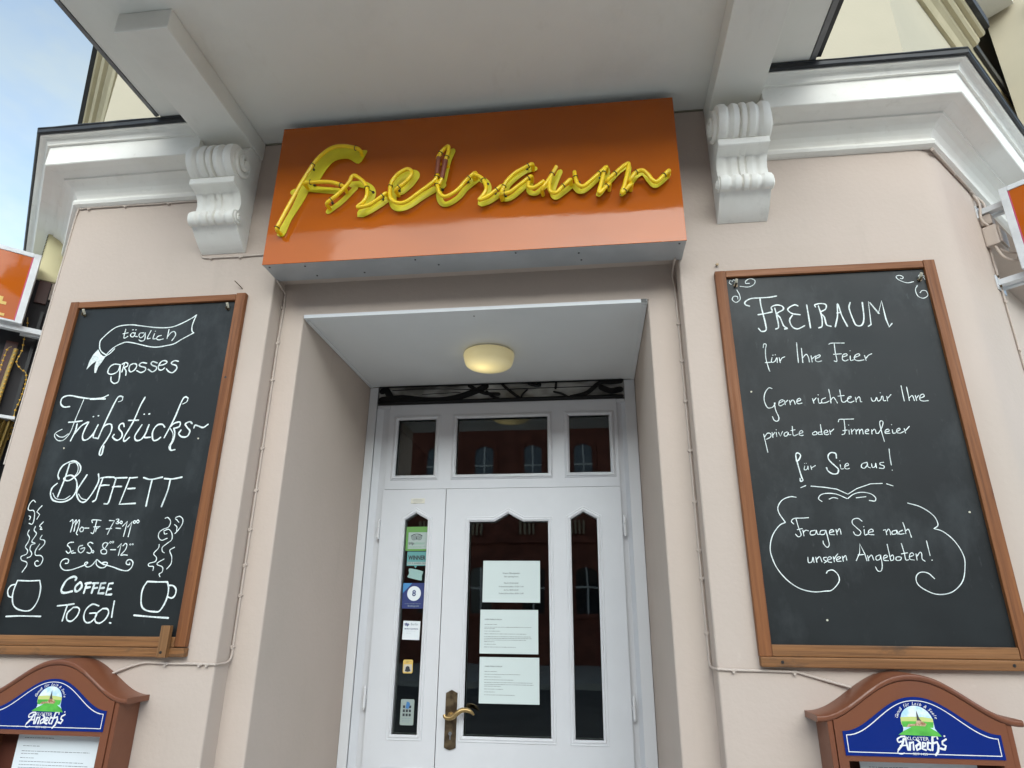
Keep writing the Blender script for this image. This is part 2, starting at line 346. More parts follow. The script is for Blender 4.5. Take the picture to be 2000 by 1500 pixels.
pathL = lambda x1, t: (lambda p: [ch(-1, t, p), (WL - K8 * p, -p), (x1, -p)])
pathR = lambda x0, t: (lambda p: [(x0, -p), (WR + K8 * p, -p), ch(1, t, p)])
CHALK_LEFT="""
ribbon_banner|4.9|201.4,1367 177.1,1349.7 126.9,1323.6 83.1,1311.4 20.8,1313.5 -59.9,1326.3 -102.2,1333.1 -146.1,1332.7 -179.1,1325.6 -205.9,1306.1 -228.2,1281.6 -242.1,1261.7 -241.2,1239.5 -234.8,1220.4 -221.4,1204.2 -197.4,1189.2;-197.4,1189.2 -181.9,1208.7 -161.8,1228.2 -134.1,1242.6 -113.5,1248 -81.4,1243.4 -38.6,1232.1 4,1220.9 41.7,1217.1 86.5,1222 121.5,1229.7 154,1250 204.6,1278.9;204.6,1278.9 195.1,1288.8 190.8,1311 194.5,1339.3 201.4,1367;-196.2,1184.5 -178.9,1196.2 -162.2,1217.3;F-242,1217.6 -259.3,1193.3 -270.1,1162.7 -274.3,1121.3 -256.3,1145.2 -235.9,1162.9 -238.6,1136.8 -231.8,1104.4 -224,1104.1 -221.3,1130 -208.8,1154.1 -196.2,1184.5 -209.9,1183.5 -225.3,1195
word|4.4|-130.2,1312.1 -130.2,1272.4 -121.7,1269.5 -112.4,1276.3;-138.5,1290.2 -127,1291.9 -115,1293.9;-81.4,1290.7 -92.8,1292.8 -100.1,1283.7 -94.7,1273.9 -83.7,1273.4 -77.9,1289;-78.6,1292.2 -78.1,1276.3 -64.8,1272.5;-96.2,1307.3 -91.7,1308;-80.4,1306.5 -76.7,1307;-37.7,1290.2 -54.7,1289.5 -58.4,1278.6 -49.6,1267.1 -38.1,1271.3 -30.7,1286.8;-29.9,1289.9 -25.7,1264.5 -29.1,1252.1 -42.6,1250.2 -53.3,1256.3;-4.1,1299.7 -14.4,1262.4 -0.4,1261.7;16,1283 14,1259.5 26.6,1258.3;17.9,1295.5 18.7,1296.1;51,1273.5 36.5,1269.5 31.1,1258.7 43.4,1251.9 64.1,1255.7;82.4,1300.4 82.3,1256.4;83.4,1265.7 95,1284 109.2,1289.7 119.5,1276.6 116.6,1261.1 107.5,1245.9
word|5.6|-115.3,1138.1 -144,1142.3 -162.8,1130.8 -168.4,1109.6 -160.7,1097.2 -141.7,1095 -120.3,1107.8 -114.9,1136.5;-114.9,1136.5 -105.2,1077 -107.8,1056.1 -124.8,1050.7 -141.6,1063.3 -146.1,1081.5;-96.6,1143.4 -99.5,1104;-106.7,1140.8 -93,1147.9 -81.1,1142.8 -79.7,1130.5 -91.8,1123.4 -80.1,1106.2 -77,1086.5;-54.8,1141.8 -68.1,1133.1 -68.4,1114.9 -57.9,1102.4 -41.5,1110.8 -35,1128.8 -42.1,1139.7 -54.8,1141.8;9.6,1140.7 -12.7,1144.6 -24.1,1134.4 -14.6,1126.5 8.2,1119.5 9.8,1105.8 -8.1,1097.4 -30.1,1107.3;59.8,1140.2 38.6,1147.2 31.4,1138.3 41.1,1128.8 59.2,1122 61.8,1109.8 46.2,1098.4 23.7,1111.3;73.1,1127.5 93.5,1131.3 106.5,1141.4 95.7,1149.4 78.4,1145.5 69.2,1124.7 75.9,1107.8 89.9,1105.7 100.1,1114.4;158.7,1143.8 141.4,1147.5 128.1,1139 132.7,1131.2 152.2,1124.4 158.3,1109.1 143.9,1091.7 125.1,1095.4 110.2,1109.5
word|6.4|-310,949 -337.5,948.6 -356.9,964.8 -355.7,991.5 -324.1,1000.7 -272.4,990.8 -219.5,982.9 -169.1,983.3 -138.7,996.6;c-218.8,980 -176.7,980.3 -149.2,979.4;t-250.5,979.8 -266.4,889.1 -273.4,837.5 -283.7,814.1 -299.8,796.9 -325,797.5 -344.7,815.7 -342.9,831.4 -317.8,846.6;t-282.8,825.9 -300,812.6 -321,813.1 -338.5,823.4;-294.7,877.1 -259.5,878.9 -233.2,882.2;-252.6,868.8 -252.4,837 -263.7,794;-253.4,825.2 -229.4,860.2 -204.3,875.4;-200.1,875.3 -209.5,847.7 -213.7,816.3 -204.4,796.5 -184.6,799.9 -165.8,823 -153,862.1;-153,862.1 -161.6,830.7 -161.8,807.2 -144.2,802.8;-184.2,899.6 -183.2,900.4;-161.3,902.9 -160.4,904.1;-67.1,986.1 -82.5,989.4 -95.2,972.8 -119.4,885 -137.5,800.7;t-67.1,986.1 -67.4,969.8 -82.7,964.2;-134.8,814.3 -124,853.4 -102,864.6 -87.6,856.3 -84.9,828.7 -96.8,793.9 -112.7,759.4 -114.1,732.6 -103.4,730.4 -102.4,766.9;-28.8,850.8 -36.2,864.8 -49.7,861.2 -51.6,843.6 -32.5,823.5 -29.9,803.9 -47.1,790.8 -70.9,804.9 -67.6,816.6;38.1,980.6 24.3,940.7 7.8,869.5 -17.6,803.6 -11.4,786 6.9,803;-14.7,878 30.5,877.6;51.6,856.5 40.6,833.3 30.5,806.3 40.6,788.6 62.1,792 76.7,816.8 84.3,855.6;84.3,855.6 79,824.5 76.1,801.3 102.5,800.6;51.1,903.9 53.8,904.6;73.6,904.1 76.7,904.8;157.6,843.9 144.9,855.9 121.4,852.6 107.5,823.8 117.2,788.7 135.3,788.3 148.9,799.5;239,970 225.6,976.4 212.8,958.8 193.2,876.1 165.5,797.2;t239,970 236.1,954 219.7,944.6;183.5,845.1 200.5,860.3 223.9,863.5 223.8,844 201.2,836.9;201.2,836.9 210.1,813.4 208.4,782.7 201.2,759.9 206.7,742.7 224.3,744.2;t185.1,837.3 202,813.6 204.4,782.8 195.2,760.1 200.4,744.8;279.4,856.1 267.8,864.2 249.7,855 260.8,839.2 275.9,823.3 268.4,800.4 244.9,799 228.1,812.9 235,828.2;291.2,836.4 295,847.9 311.7,843.6 332.8,837.2 352.1,850.3
word|6.1|c-240.4,693.2 -244.3,632.8 -257.2,555;-271.9,629.5 -281.3,648.4 -272.3,682.4 -244.6,700.9 -216.8,704.1 -189.2,684.6 -184.2,658 -202.5,635.8 -227,621.2 -249.4,629.1 -236.7,642 -212.2,641.6 -187.4,616.9 -179.4,579.7 -194.6,546.8 -230.9,532.7 -273.3,540.5 -292.8,566.5 -292,592.4 -274.8,610.8;t-238.9,695 -215.3,698.4 -198.4,681 -195.4,654.5 -209.7,632.2;t-283.6,570.1 -263.2,547.7 -225.8,543.6 -201.7,557.9;-148.2,644.2 -173.3,587 -172.5,561.2 -151.6,535.3 -127.2,533.2 -104.2,567.6 -88.5,615.3 -96.5,647.1;t-165.4,564.8 -146.5,546.2 -125.1,540.5;-82.2,630 -57,633.3 -22.9,632.8;-72.1,629.9 -79.1,578.2 -81.7,541.7 -93.3,532.8;-79.7,596.6 -60.7,600 -36.7,599.7;-20,629 35.5,629.9;-12,628.9 -17.5,570 -22.6,526.5 -39.5,523.1;-18.9,592 0.5,593.6 20.4,593.3;47.8,627.9 82.9,630.2;c49.4,629.7 41.5,587.5 28,520.5 97.6,523.2;50.3,583.7 81.4,585;110.9,628.6 144.1,620.7 193.2,629.1;150,620.6 148,567.7 146.8,511.9;204.2,623.4 237.9,621 279.3,627.6;230.4,619.3 228.3,573.8 214.9,509.3
drawing|3.8|-351.9,533.7 -364.8,541.5 -375.6,528.3 -377.8,507.4 -369.2,499.8 -352.3,499.6 -342.1,486.3 -337.4,456.2 -341.9,443.2 -355.6,447.1;-364.5,477.1 -357.1,473.3 -357.9,462;c-317.9,518.1 -325.7,508.7 -333.9,493.7 -318,482.3 -325,463.6;-292.6,452.1 -304.3,435.5 -294.4,429.9 -298.5,422.5 -290.2,422.4;-347.2,419.2 -349.1,404.4 -336.4,389.6 -337.1,371.3 -344,353.2 -329.4,338.6 -331.2,324.2 -351,315.2 -344.6,300.9 -322,293.7 -316.2,281.2 -328.6,254.6;-322.5,433.8 -324.4,419 -309.7,404.1 -321.7,374.9 -305.1,367.5;-304.5,365.7 -319.4,360.3 -320.2,342.2 -307.7,327.7 -310.1,315.1 -322.8,309.8;-283.3,398.5 -287.2,383.9 -267.1,378.3 -262.9,363.7 -279.2,342;-283.5,363.8 -294.5,338.5 -289.2,320.5 -266.2,318.6 -252.4,306 -256.3,284.7 -272.5,277.6 -284.3,290 -276.7,298.9 -269.6,295.4
drawing|5.2|c-339.2,222.9 -290.2,221.2 -242.4,223;-242.4,223 -229.8,193.5 -228.8,148.8 -246.5,114.7 -276.6,109.4 -311,117.7 -332.2,134.6 -343.8,165.5 -344.3,193.2 -339.2,222.9;-341,208.9 -361.6,203.6 -370.4,186.2 -361.9,165.4 -346.2,160.3 -343.9,172.4;-347.9,88.6 -286.9,90.7 -199.6,89.7
word|3.9|-173.2,453.1 -162.7,459.4 -158.5,437.3 -160,410.7;-159.3,440.4 -146.9,459.2 -146.2,437.2 -145.1,413.7;-146.2,437.2 -132.9,459.1 -129.8,427.6 -132.6,405.8 -125.8,399.6;-114.9,430.7 -121.2,421.3 -115.2,411.9 -105.6,415 -106.8,425.9 -114.9,430.7;-101.5,425.9 -82.5,425.7;-72.5,447.5 -76.7,457 -58,458.4 -36.5,455.7;-55.4,455.2 -56.9,427.1 -58.2,405.3 -69,407;-62.9,430.3 -35.6,431.6;-50,427 -49.5,411.5;-48.8,422.4 -40,428.5
word|3.9|c-0.2,455.4 22.6,453.9 12.1,426.6 4.8,400.3;-5.7,422 18,423.4;29.9,459.2 38.1,460.7 41.3,454.4 35.2,451.3 44.9,446.5 39.2,441.9 31.6,445.1;52,452.7 48.4,446.5 56.4,441.8 57.9,449.6 52,452.7;36.5,424.8 57.4,423.1;c63.7,432.4 79.9,450.9 78.6,419.9 76.7,392.1;c86.7,429.1 100.8,449.2 99.1,419.7 97.4,390.5;111.7,453.8 105.9,449.1 112.5,442.9 117.9,449 111.7,453.8;124.6,456.8 119.2,450.6 125.8,444.3 131.2,450.5 124.6,456.8
word|3.9|-135.2,370.2 -152.1,368.8 -159.9,359.6 -146.6,348.8 -139.4,335 -147.7,327.4 -158.4,335.1;-127.8,336.5 -134.3,335 -132.2,327.3 -124,328.8 -115.4,328.8;-92.3,357.7 -106.5,353.2 -105.9,337.9 -93.2,328.7 -81.9,337.8 -81.3,348.5 -97.2,344;-49.6,365.2 -62.8,369.9 -71.1,362.2 -57.7,349.9 -47.7,337.7 -51.8,327.1 -66.2,330.2;-40.9,337.7 -46.5,333.1 -38.5,328.6 -37.4,334.6
word|3.8|17,364.9 2.6,368 -5.3,358.9 1.1,346.7 17,337.5 16.6,325.4 -0.3,325.4 -6.8,337.6 7.9,346.6 17,364.9;t25.3,372.5 22.4,367.9 27.8,365.4 29.8,370.9 25.3,372.5;t35.3,373.4 32.2,369.4 37.7,366.3 39.9,371.5 35.3,373.4;33.2,340.5 55.2,340.4;c63.2,349.4 74.8,364.6 73.8,340.3 72.5,317.7;83.7,355.4 91.7,364.5 99.9,358.4 97.4,340.2 82.3,319.1 95.4,320.6 110.8,319.1;t112.3,362.9 109.7,359.9 115.1,358.3 116.6,362 112.3,362.9;t122.3,363.8 120.3,360.7 125.1,358.9 126.7,361.9 122.3,363.8
drawing|4.2|-148.9,288 -139,289.5 -138.9,301.6 -152.2,306.1 -167.2,298.6 -169.1,280.5 -150.8,263.9 -123.1,262.4 -91.6,271.4 -63.8,281.9 -52.2,289.4 -59.7,292.4 -65,286.4 -51.7,274.4 -32.9,280.3 -18,301.3;-18,301.3 -13.4,283.3 6.5,271.4 25.9,274.3 32.3,289.2 21.5,292.3 8.7,289.3 17,283.3;-15,302.8 12.9,286.3 59.5,274.3 99.2,262.4 126.1,260.9 139.7,274.2 140.5,292.1 126.4,302.5 114.1,298.1 113.5,286.2 127.6,283.2 127.9,289.1
word|8.1|-87.7,225.3 -86.7,234.2 -102.7,237.1 -126.2,223.8 -137.5,197.2 -136.8,182.5 -121.7,176.7 -91.4,182.7;-66.8,216.5 -81,200.3 -78.8,185.7 -67.9,182.8 -55.1,197.4 -58.9,212.1 -66.8,216.5;-42,211.5 -19.3,214.5;-35.8,213.6 -39.6,177.1;-34.6,196 -18.5,198.4;-10.5,212.8 12.7,213.7;-2.6,212.2 -6.3,177.2;-2.5,194.7 12.1,196.2;c42.7,213.8 24.7,212.3 21.3,175.8 43.8,175.9;25.8,194.7 40.4,196.2;c74.4,213.3 58.2,211.8 54.4,170.7 78,171.7;58.4,190.5 71.3,192
word|5.6|-138.6,128.8 -104.3,131.9 -70.5,136.4;-97.3,130.5 -101.1,101.8 -103.6,74.7;-70.4,123.4 -89.5,101.8 -84.9,79.1 -65.2,73.6 -46.7,90.8 -41.2,113.6 -52.1,123.6 -70.4,123.4;35.6,129.8 7.8,135.4 -13.8,116.6 -17,91 -5.3,71.3 14.7,70.1 30.4,85.7 32.6,102.7 4.7,102.5;54.5,119.9 33.3,99.9 34.9,74.4 54.6,67.6 74.2,80.4 83.3,103.1 74.6,118.6 54.5,119.9;97.1,147.3 97.8,117.4 99.8,89.1;96.7,68.8 101.7,68
drawing|3.4|240.5,461.9 251.7,464.9 266.8,449.3 262.9,427.7 241.3,418.7 227.1,406.5 227.7,388.2 243.7,375.9 265.5,383.4;245.9,412.5 264.8,418.5 281.4,403.1 286.4,378.7 269.6,363.7 252.8,348.7 256,333.6 265.6,327.6;246.6,409.4 251.9,400.2 261.6,401.7;284.7,460 292.4,455.2 302.7,445.9;285.5,464.6 301.4,469.1 317,458.1 319,439.6 308.3,418.2 295.1,401.5;286.1,436.8 298.1,427.5 299.5,412.1;237.2,359.3 236.8,345.7 221.4,324.8 236.3,309.8 234.5,294.9 209.7,287.5 212,277.1 230.5,275.7 232,260.9;269,303.7 248.4,291.9 245.4,283 268.7,274.2 272.4,256.5 261.2,247.7 266.7,237.5;304.3,348.5 286.9,336.5 300.1,312.6 302.3,285.9 288.3,266.8
drawing|5.9|218.1,220 257.7,218.6 300,218.6;301.7,218.7 312,192.7 310.7,152.7 293,114.4 271.5,110 234.8,115.4 213.3,132.3 204.2,172.2 206.6,198.2 218.1,220;309.3,205.7 329,204.3 343.3,189.9 342.5,169.9 331.7,159.9 313.1,164.1;190.6,96.8 262.6,91.7 332.2,88.1
"""
CHALK_RIGHT="""
drawing|3.1|c-368.7,1395.6 -362.9,1408 -355.1,1399.9 -349.6,1409.8 -341.8,1401.7;-360.8,1387.5 -366.8,1392.9;-327.1,1376.9 -295.1,1372 -272.2,1382.3 -265.8,1399.8 -282,1409.9 -300.3,1401.8 -303.9,1389.3 -288.8,1388.4;-341.9,1361 -333.6,1337.8 -333.7,1317.8 -350.3,1304.7 -364.1,1316.9 -358.1,1331.7 -343.1,1330.8 -342.3,1318.3
drawing|2.9|334.4,1359.5 309.2,1356 283.1,1369.9 274.5,1385.3 287.2,1391 300.2,1383.8 296.6,1375.6 288.6,1377;c357.5,1382.8 365.6,1392.3 368.1,1384.7 374.4,1395.7 374.2,1384.3 384.3,1383.7 374.7,1376.9 378.8,1366.7;345.2,1341.6 334.5,1322.7 338.1,1295.7 356.1,1285 374.5,1296.1 372.5,1315.6 358.9,1318.8 349,1309.7
word|5.1|-300.9,1285.2 -315.2,1291.9 -315.9,1304.4 -292.8,1318.1 -258.2,1319.7 -219.6,1320.5 -191.3,1324.9;-256.2,1318.6 -256.2,1283.8 -249,1205.3 -250.5,1176.4 -267.9,1171.5 -277.6,1184.9;-271.6,1245.3 -245.6,1248.9 -217.4,1254.7;-216.4,1262 -216.6,1276.8 -194.4,1284.5 -174.2,1277 -174.1,1262.3 -199.4,1246.5 -189.4,1226.5 -181.4,1192.3 -168.5,1179.7 -179.1,1177.8;-204.6,1271.2 -201.3,1232 -200.7,1188.5 -212.4,1179.4;-115.3,1276.3 -127.1,1281.9 -149.7,1270.8 -155.6,1258.9 -140.9,1243.5 -112.4,1237.2;-141.9,1236.3 -155.3,1215.1 -148.8,1186 -129.4,1176.4 -102.7,1188.5;-81.3,1278.5 -81.3,1235.6 -81.5,1178;-49.4,1268 -50,1277.8 -26.3,1282.4 -8.6,1275.6 -13.6,1256.4 -34.4,1242.9 -23,1223 -19.9,1189.3 -4.7,1181.4;-38.3,1272.3 -32.5,1228.3 -37,1185.3 -50.7,1176.5;11.2,1178.3 27,1225.3 35.5,1278.1 43.3,1224.4 56.3,1178.5;26.9,1237.3 41.6,1239;83.5,1280.4 75.4,1256.6 81.7,1208.1 89.5,1181.6 109.6,1180.6 123,1210.9 128.5,1278;c133,1174.8 144.3,1181.3 151.8,1281.6 178.9,1227.1 201,1281.4 202.7,1202.1 208.6,1168.8 221.2,1182.3;t157,1276.5 182.9,1226.9
word|3.1|-270.3,1101.4 -266.4,1116.3 -257.5,1114 -263.2,1091.7 -265.8,1054.5 -260.8,1012.8 -257.7,1001.2;-269.9,1038.4 -249.2,1039;-242.6,1058.2 -247,1039.8 -234.5,1041.6 -224.2,1057.4 -225.6,1036.7;-238.4,1068.2 -237.1,1069.1;-229.7,1068.8 -228.3,1069.6;-216,1057.1 -214.6,1036.2;-213.7,1043.1 -206.1,1054.3 -195,1059.9
word|3.1|-142.7,1116.9 -145.4,1077.3 -147.5,1033.5;-128.1,1092.8 -131.4,1032.9;-128.4,1053.4 -114.2,1066.7 -107.8,1054.9 -106.8,1034.2;-97,1059.1 -96.7,1033.8;-94.7,1047.4 -80.8,1058.4;-82.6,1046.9 -65,1055.4 -66,1062.4 -79.2,1056 -83.6,1040.1 -76.4,1033.9 -61.8,1036.9
word|3.1|-24.8,1105.6 -11.9,1109.7 33.3,1108.1;-4,1108.4 -5.9,1071.4 -5.7,1034.6 -15.7,1035.1;-13.3,1062.5 15.1,1063.6;16.9,1049.7 34,1055.9 33.1,1062.8 20.4,1058.8 15.4,1040.6 24.2,1033.4 34.9,1037.6;45.6,1053.1 44.5,1034.9 54.8,1036.7;48.7,1074.6 50,1075;58.3,1045.7 79.8,1054 77,1061 63.9,1054.6 59.2,1038.8 72.1,1032.4 92.5,1035.2;97.6,1053.2 100,1032.6;101.6,1041.7 111.5,1052.7 124.6,1059
word|3.1|-259,930.6 -270.6,933.6 -286.5,914.7 -293.6,885.2 -285.5,855.4 -268.8,854.9 -259.2,863.7 -254.7,872.8;-258,872.9 -256.8,843.5 -249,814.1 -255.8,800.6 -267,803.8 -271.8,818.4;-241.5,870.6 -225.3,879.3 -227.9,884.9 -238.9,877.8 -242.5,863.2 -234.4,861.1 -223.4,868.1;-220,880.9 -218.9,864.3;-217.7,873.5 -208.2,881.7;-201.6,880.3 -200.6,863.7;-201.2,871.1 -191.4,881.9 -185.2,878 -183,865;-175.5,875.8 -161.4,880.9 -163.7,888.3 -172.8,883.1 -176,872.2 -170.1,866.5 -158.1,869
word|3.0|-117.5,885 -115.2,866.6;-115.5,875.7 -103.7,888.2;-97.4,886.2 -96.9,867.1 -86.8,868.2;-95,899.7 -93.9,900.1;-70.7,887.1 -85,880.3 -85.3,867.4 -70.2,868.8 -59.5,873.9;-54,919.8 -52.8,895.7 -54.2,865.7;-52.1,879.2 -42.4,888 -37,880.5 -31.2,865;-14.7,916.6 -14.9,894.5 -13.9,870.6 -4.4,868.5 3.1,873.8;-25.2,892.2 -2.8,894.1;7.2,879.1 21.5,885.9 18.9,889.7 9.8,884.5 6,871.8 14.9,866.1 28.9,871.1;36.2,885.5 36.4,867.2;36,874.5 47.9,886.9 51.9,881.3 51.3,868.6 56,867.3
word|2.9|91.2,881.8 93.8,869 103.8,870.5 110.9,883 113.2,868.4 123.8,873.5 129.4,886 134.2,885.9;133.5,882.3 132.8,869.6 140.9,869.3;126.8,900.4 128.1,900.7;147.1,885.5 147,867.3;149,878.1 163,892.2
word|2.9|205,925.5 204.6,898.1 204.7,865.5;223.2,919.4 223.1,893.8 222.6,866.7;224.7,877.5 236.1,886.1 239.1,877 240.2,866.1;247.3,885.8 248.1,865.9;250.3,876.6 258.4,885.4;261.1,874.5 276.8,881.2 275.5,890.3 264.8,885.2 260,869.1 270,863.4 287.8,864.6
word|2.8|-312,751.1 -309.3,719 -305.8,682;-310,740.3 -298.3,754.3 -286.9,752.2 -288.5,739.8 -304.5,731.3;-281.3,757.4 -280.5,737.8;-279.4,746.7 -271.4,757.2;-266.4,757 -266.2,741;-264.8,766.7 -263.8,767.3;c-258.2,756.8 -253.6,741.8 -242.9,760;-226.7,757.8 -237.3,752.7 -238.7,742.1 -228.6,743.6 -223.6,755.9 -223.2,747 -215,746.8;-205.7,778.7 -207.1,744.9 -197.3,744.6 -190.2,748;-212.8,762.8 -197.6,765.3;-185.1,749.6 -171.2,754.6 -175.1,761.8 -182.4,756.7 -185.6,746.1 -177.9,742.4 -171.1,744
word|2.8|-126.7,757 -137.5,750.2 -135.2,743.8 -123.4,746.3 -122.1,755.1 -126.7,757;-104.8,783.1 -105,760 -104.2,744;-104.2,754.6 -115.9,753.2 -117,745.4 -105.6,745.8;-96.9,749.2 -83.2,754.1 -86.9,761.3 -94.9,756.2 -95.9,745.6 -86.4,743.6 -81.2,745.9;-75.6,761 -74.8,745.1;-73.4,753.9 -60.5,764.1
word|2.8|-39.7,792 -35,800.8 -15.5,801 15.4,801.2;-18.8,800.4 -20.3,771.9 -24.3,747.3 -34.8,742.3;-29.1,757.3 -14.2,759.4;-7.8,759.2 -8.8,743.4;-5.6,778.3 -4.5,779;0.8,762.5 0.1,743.2;1.9,753.7 12.1,762.2;16.6,760.3 15.3,743.5;17,753.3 26.5,761.8 28.2,753 26.5,743.2;28.2,753 37.7,761.5 39.4,752.7 39.4,743.2;48.7,750.7 60.8,755.7 58.5,761 49.6,756 47.8,745.5 58.6,743.4;71,758.9 69.6,742.4;71.3,751.9 80.8,760.4 84.4,753.3 84.4,744.5 92.3,744.3;92.3,744.3 107.3,765 115.9,785.9 108.9,791.4 103.5,782.7 103.8,754.5 107.2,712.6;115.2,747.2 130.4,752.1 128.5,759.2 118.1,754.2 116.1,743.7 132,743.3;142.5,757 143,743 151.2,744.6;143.5,776 144.6,776.7;157,749.7 169.3,756.3 167.2,761.6 158.3,756.6 156.3,746.2 166.8,743.1 180.6,749;184.2,759.4 185.7,742.6;187.6,752.4 203.3,767.7
word|4.3|-208.9,650.5 -208.2,671.2 -200.3,676.9 -191.9,667.4 -200.8,650.3 -209.3,647;-208.4,653.9 -204.7,622.9 -199.9,588.8 -197,575.2 -205.5,572 -205.7,582.1;t-183.1,627.6 -186.6,614 -176.8,615.5 -171.8,627.4 -172.2,613.7;t-182.7,636.9 -181.7,637.2;t-176.5,637.4 -175.5,637.7;t-162.2,627.2 -161,613.5;t-160,620.3 -146,628.6
word|4.3|-68.3,654.5 -68.7,671.7 -84.2,675.5 -95.4,665.3 -94.9,648.1 -79,627.3 -68.5,613.5 -74.1,598.4 -90.2,597 -104.5,607.4 -108.3,619.4;t-59.4,630.4 -58.8,615 -50.8,614.9;t-59,644.7 -58,645;t-44.7,623.3 -31.2,628.1 -33.3,635 -42,630 -45.5,618.2 -38.4,613.7 -30,616.2
word|3.0|33.6,637 17,632.3 11.8,620.5 20.3,615.3 31.5,625.2 34.8,635.3 34,621.8 41,616.6;48.4,631.7 49.1,618.1 59.1,621.3 62.8,633.1 62.9,616.2;90,635.9 78.7,634.4 77.5,627.7 89.1,622.4 86,614 72.1,615;117.9,684.8 115.3,654.1 114.6,625.3;114,606.8 115.3,607.1
drawing|2.9|-208.1,548.5 -190.3,555.6;c-171.9,553.6 -123.6,548 -86.1,541.4 -50.8,522.7 -17,542.4 31.6,558.6 71.7,559.6;85.8,557.8 105.9,550.2;-142.9,497.7 -152.9,507.9 -143,521.9 -119.2,526.8 -89,523.2 -57.2,507.5;-116.6,506.2 -102.4,511.3 -87.7,507.9;-53.4,507.4 -31.8,522.4 -4.1,528.9 25.4,523.6 39.9,509.4 35.9,497.5 17.4,499.7;-24.5,509.5 8.4,513
drawing|3.2|-229.3,514.2 -248.4,516.4 -277.1,505.5 -295.9,481.5 -295.2,457.4 -278.2,425.4;-278.2,425.4 -300.9,413.8 -328.6,378.7 -341.7,336 -338.5,301.5 -324.5,263.5 -295.8,226.1 -258.5,200.3 -215.7,190.5 -178.6,193.2 -156,196.9 -129.9,222.7 -128.2,244.9 -142.1,261.6 -159,259.7 -165.7,252.3
drawing|3.0|143,489 184.5,474 219,444.4 227.2,413.4 211.7,400.1;211.7,400.1 240.1,388.5 269.3,356.1 286.3,311.2 283.4,274.4 265.9,227.1 230.7,194.6 193.2,183.7 159,189 124.7,212.3 120.9,237.7 136.7,254.2 161.4,252.4 179,234.2
word|2.8|-250.3,419.3 -257.3,429.2 -245.6,439 -216.7,439.9 -197.3,441.3;-240.1,437 -236.3,409.3 -230.7,381.9 -241.2,375 -249.5,384;-241.5,399.6 -223.8,403.4;-222.8,397.5 -221.8,378;-222,389.7 -213.3,397.4 -204.1,395.4;-181,397.2 -196.8,393.4 -198.5,381.7 -183.1,383.6 -177.2,397.2 -175.5,383.5 -168,383.5;-147,396.9 -162.4,395.1 -166.1,383.5 -152.9,383.4 -145.1,396.9;-145.1,396.9 -142.4,365.9 -141.7,346.7 -150.5,338.3 -159.8,350.6 -160.2,360.2;-133.1,389.1 -119.3,392.9 -124.1,398.7 -132.2,394.9 -134,383.3 -119.3,381.2;-110.9,398.6 -109.9,381.2;-108.4,390.8 -99,402.4 -96.8,392.7 -96.5,383
word|2.8|-19.7,427.1 -31.2,437 -48.7,433.3 -52.9,419.6 -40.6,403.9 -29.8,390.3 -37.4,378.8 -50.1,380.8 -54.1,390.5;-17.3,398 -18.5,380.6 -8.9,382.5;-17.8,408 -16.6,408.8;-4.1,388.2 11.4,392 7.2,399.7 -3.1,394 -5.1,382.4 11.2,380.4
word|2.7|c45.4,395.6 53.2,397.4 53.7,380.1;53.3,387.8 62.8,399.3 66.9,391.6 66.6,380.1;87.9,395.3 74.3,391.5 72.5,381.9 85.7,383.8 89.7,395.3 90.9,381.8;108.1,395.1 96,389.4 96.4,381.8 111.4,383.6;114.3,421.3 117,402.7 116.9,383.6;116.6,391.2 127.2,398.8 130.5,387.3 132.7,370.9
word|2.8|-219.2,305 -219.8,288 -208.3,289.8 -202.3,305 -201.1,287.9;-193,304.9 -191.8,287.9;-192.3,297.4 -179.6,306.8 -174.8,289.8;-157.5,304.9 -167.1,303 -166.5,295.4 -159.6,291.6 -167.9,286;-155.3,295.4 -141.4,301 -146.1,306.7 -154.4,301.1 -154.3,289.7 -143.5,287.8;-134.9,306.7 -133.9,289.7;-132.4,299.1 -127.5,306.7 -118.5,316.1;-125.6,295.3 -111.4,302.9 -116.3,306.6 -124.7,301 -124.3,291.6 -111.4,291.6;-104.9,308.5 -104,291.5;-104.3,301 -93.5,310.4 -92.3,295.3
word|2.7|c-61.3,293.3 -45.7,319.7 -40.5,350.1 -29.8,315.9 -26.4,293.3;-52.5,312.1 -33.8,314;-21.6,310.2 -20.9,293.3;-19.2,302.6 -8.4,312 -4,295.1;17.3,312 5.3,306.3 5.1,295.1 16.8,298.8 21,311.9;21,311.9 20.3,278.3 13.3,259.7 2.4,259.7 -2.6,272.7;29.9,300.7 41.9,306.3 39.3,311.9 30.4,307.4 28.8,295.1 43.1,293.2;48.8,347.7 49.8,319.4 50.7,295;51,306.2 61.1,311.8 60.2,296.9 50.4,293.1;80.1,306.2 70.7,304.3 68.9,295 81.6,295 86.9,303.5 80.1,306.2;95.8,350.2 99,319.2 99.9,296 109,296;89.2,315.5 109.9,319.2;114.6,306.1 128.3,311.6 124.4,319.1 116,313.5 113.1,298.6 126.8,294.9;136.3,315.4 135.8,294.9;138.4,307.9 150.1,320.9 154.4,315.3 152.8,298.5 160.3,291.1;178.7,358.5 180.3,309.6;182.5,294.4 184.8,295.1
"""
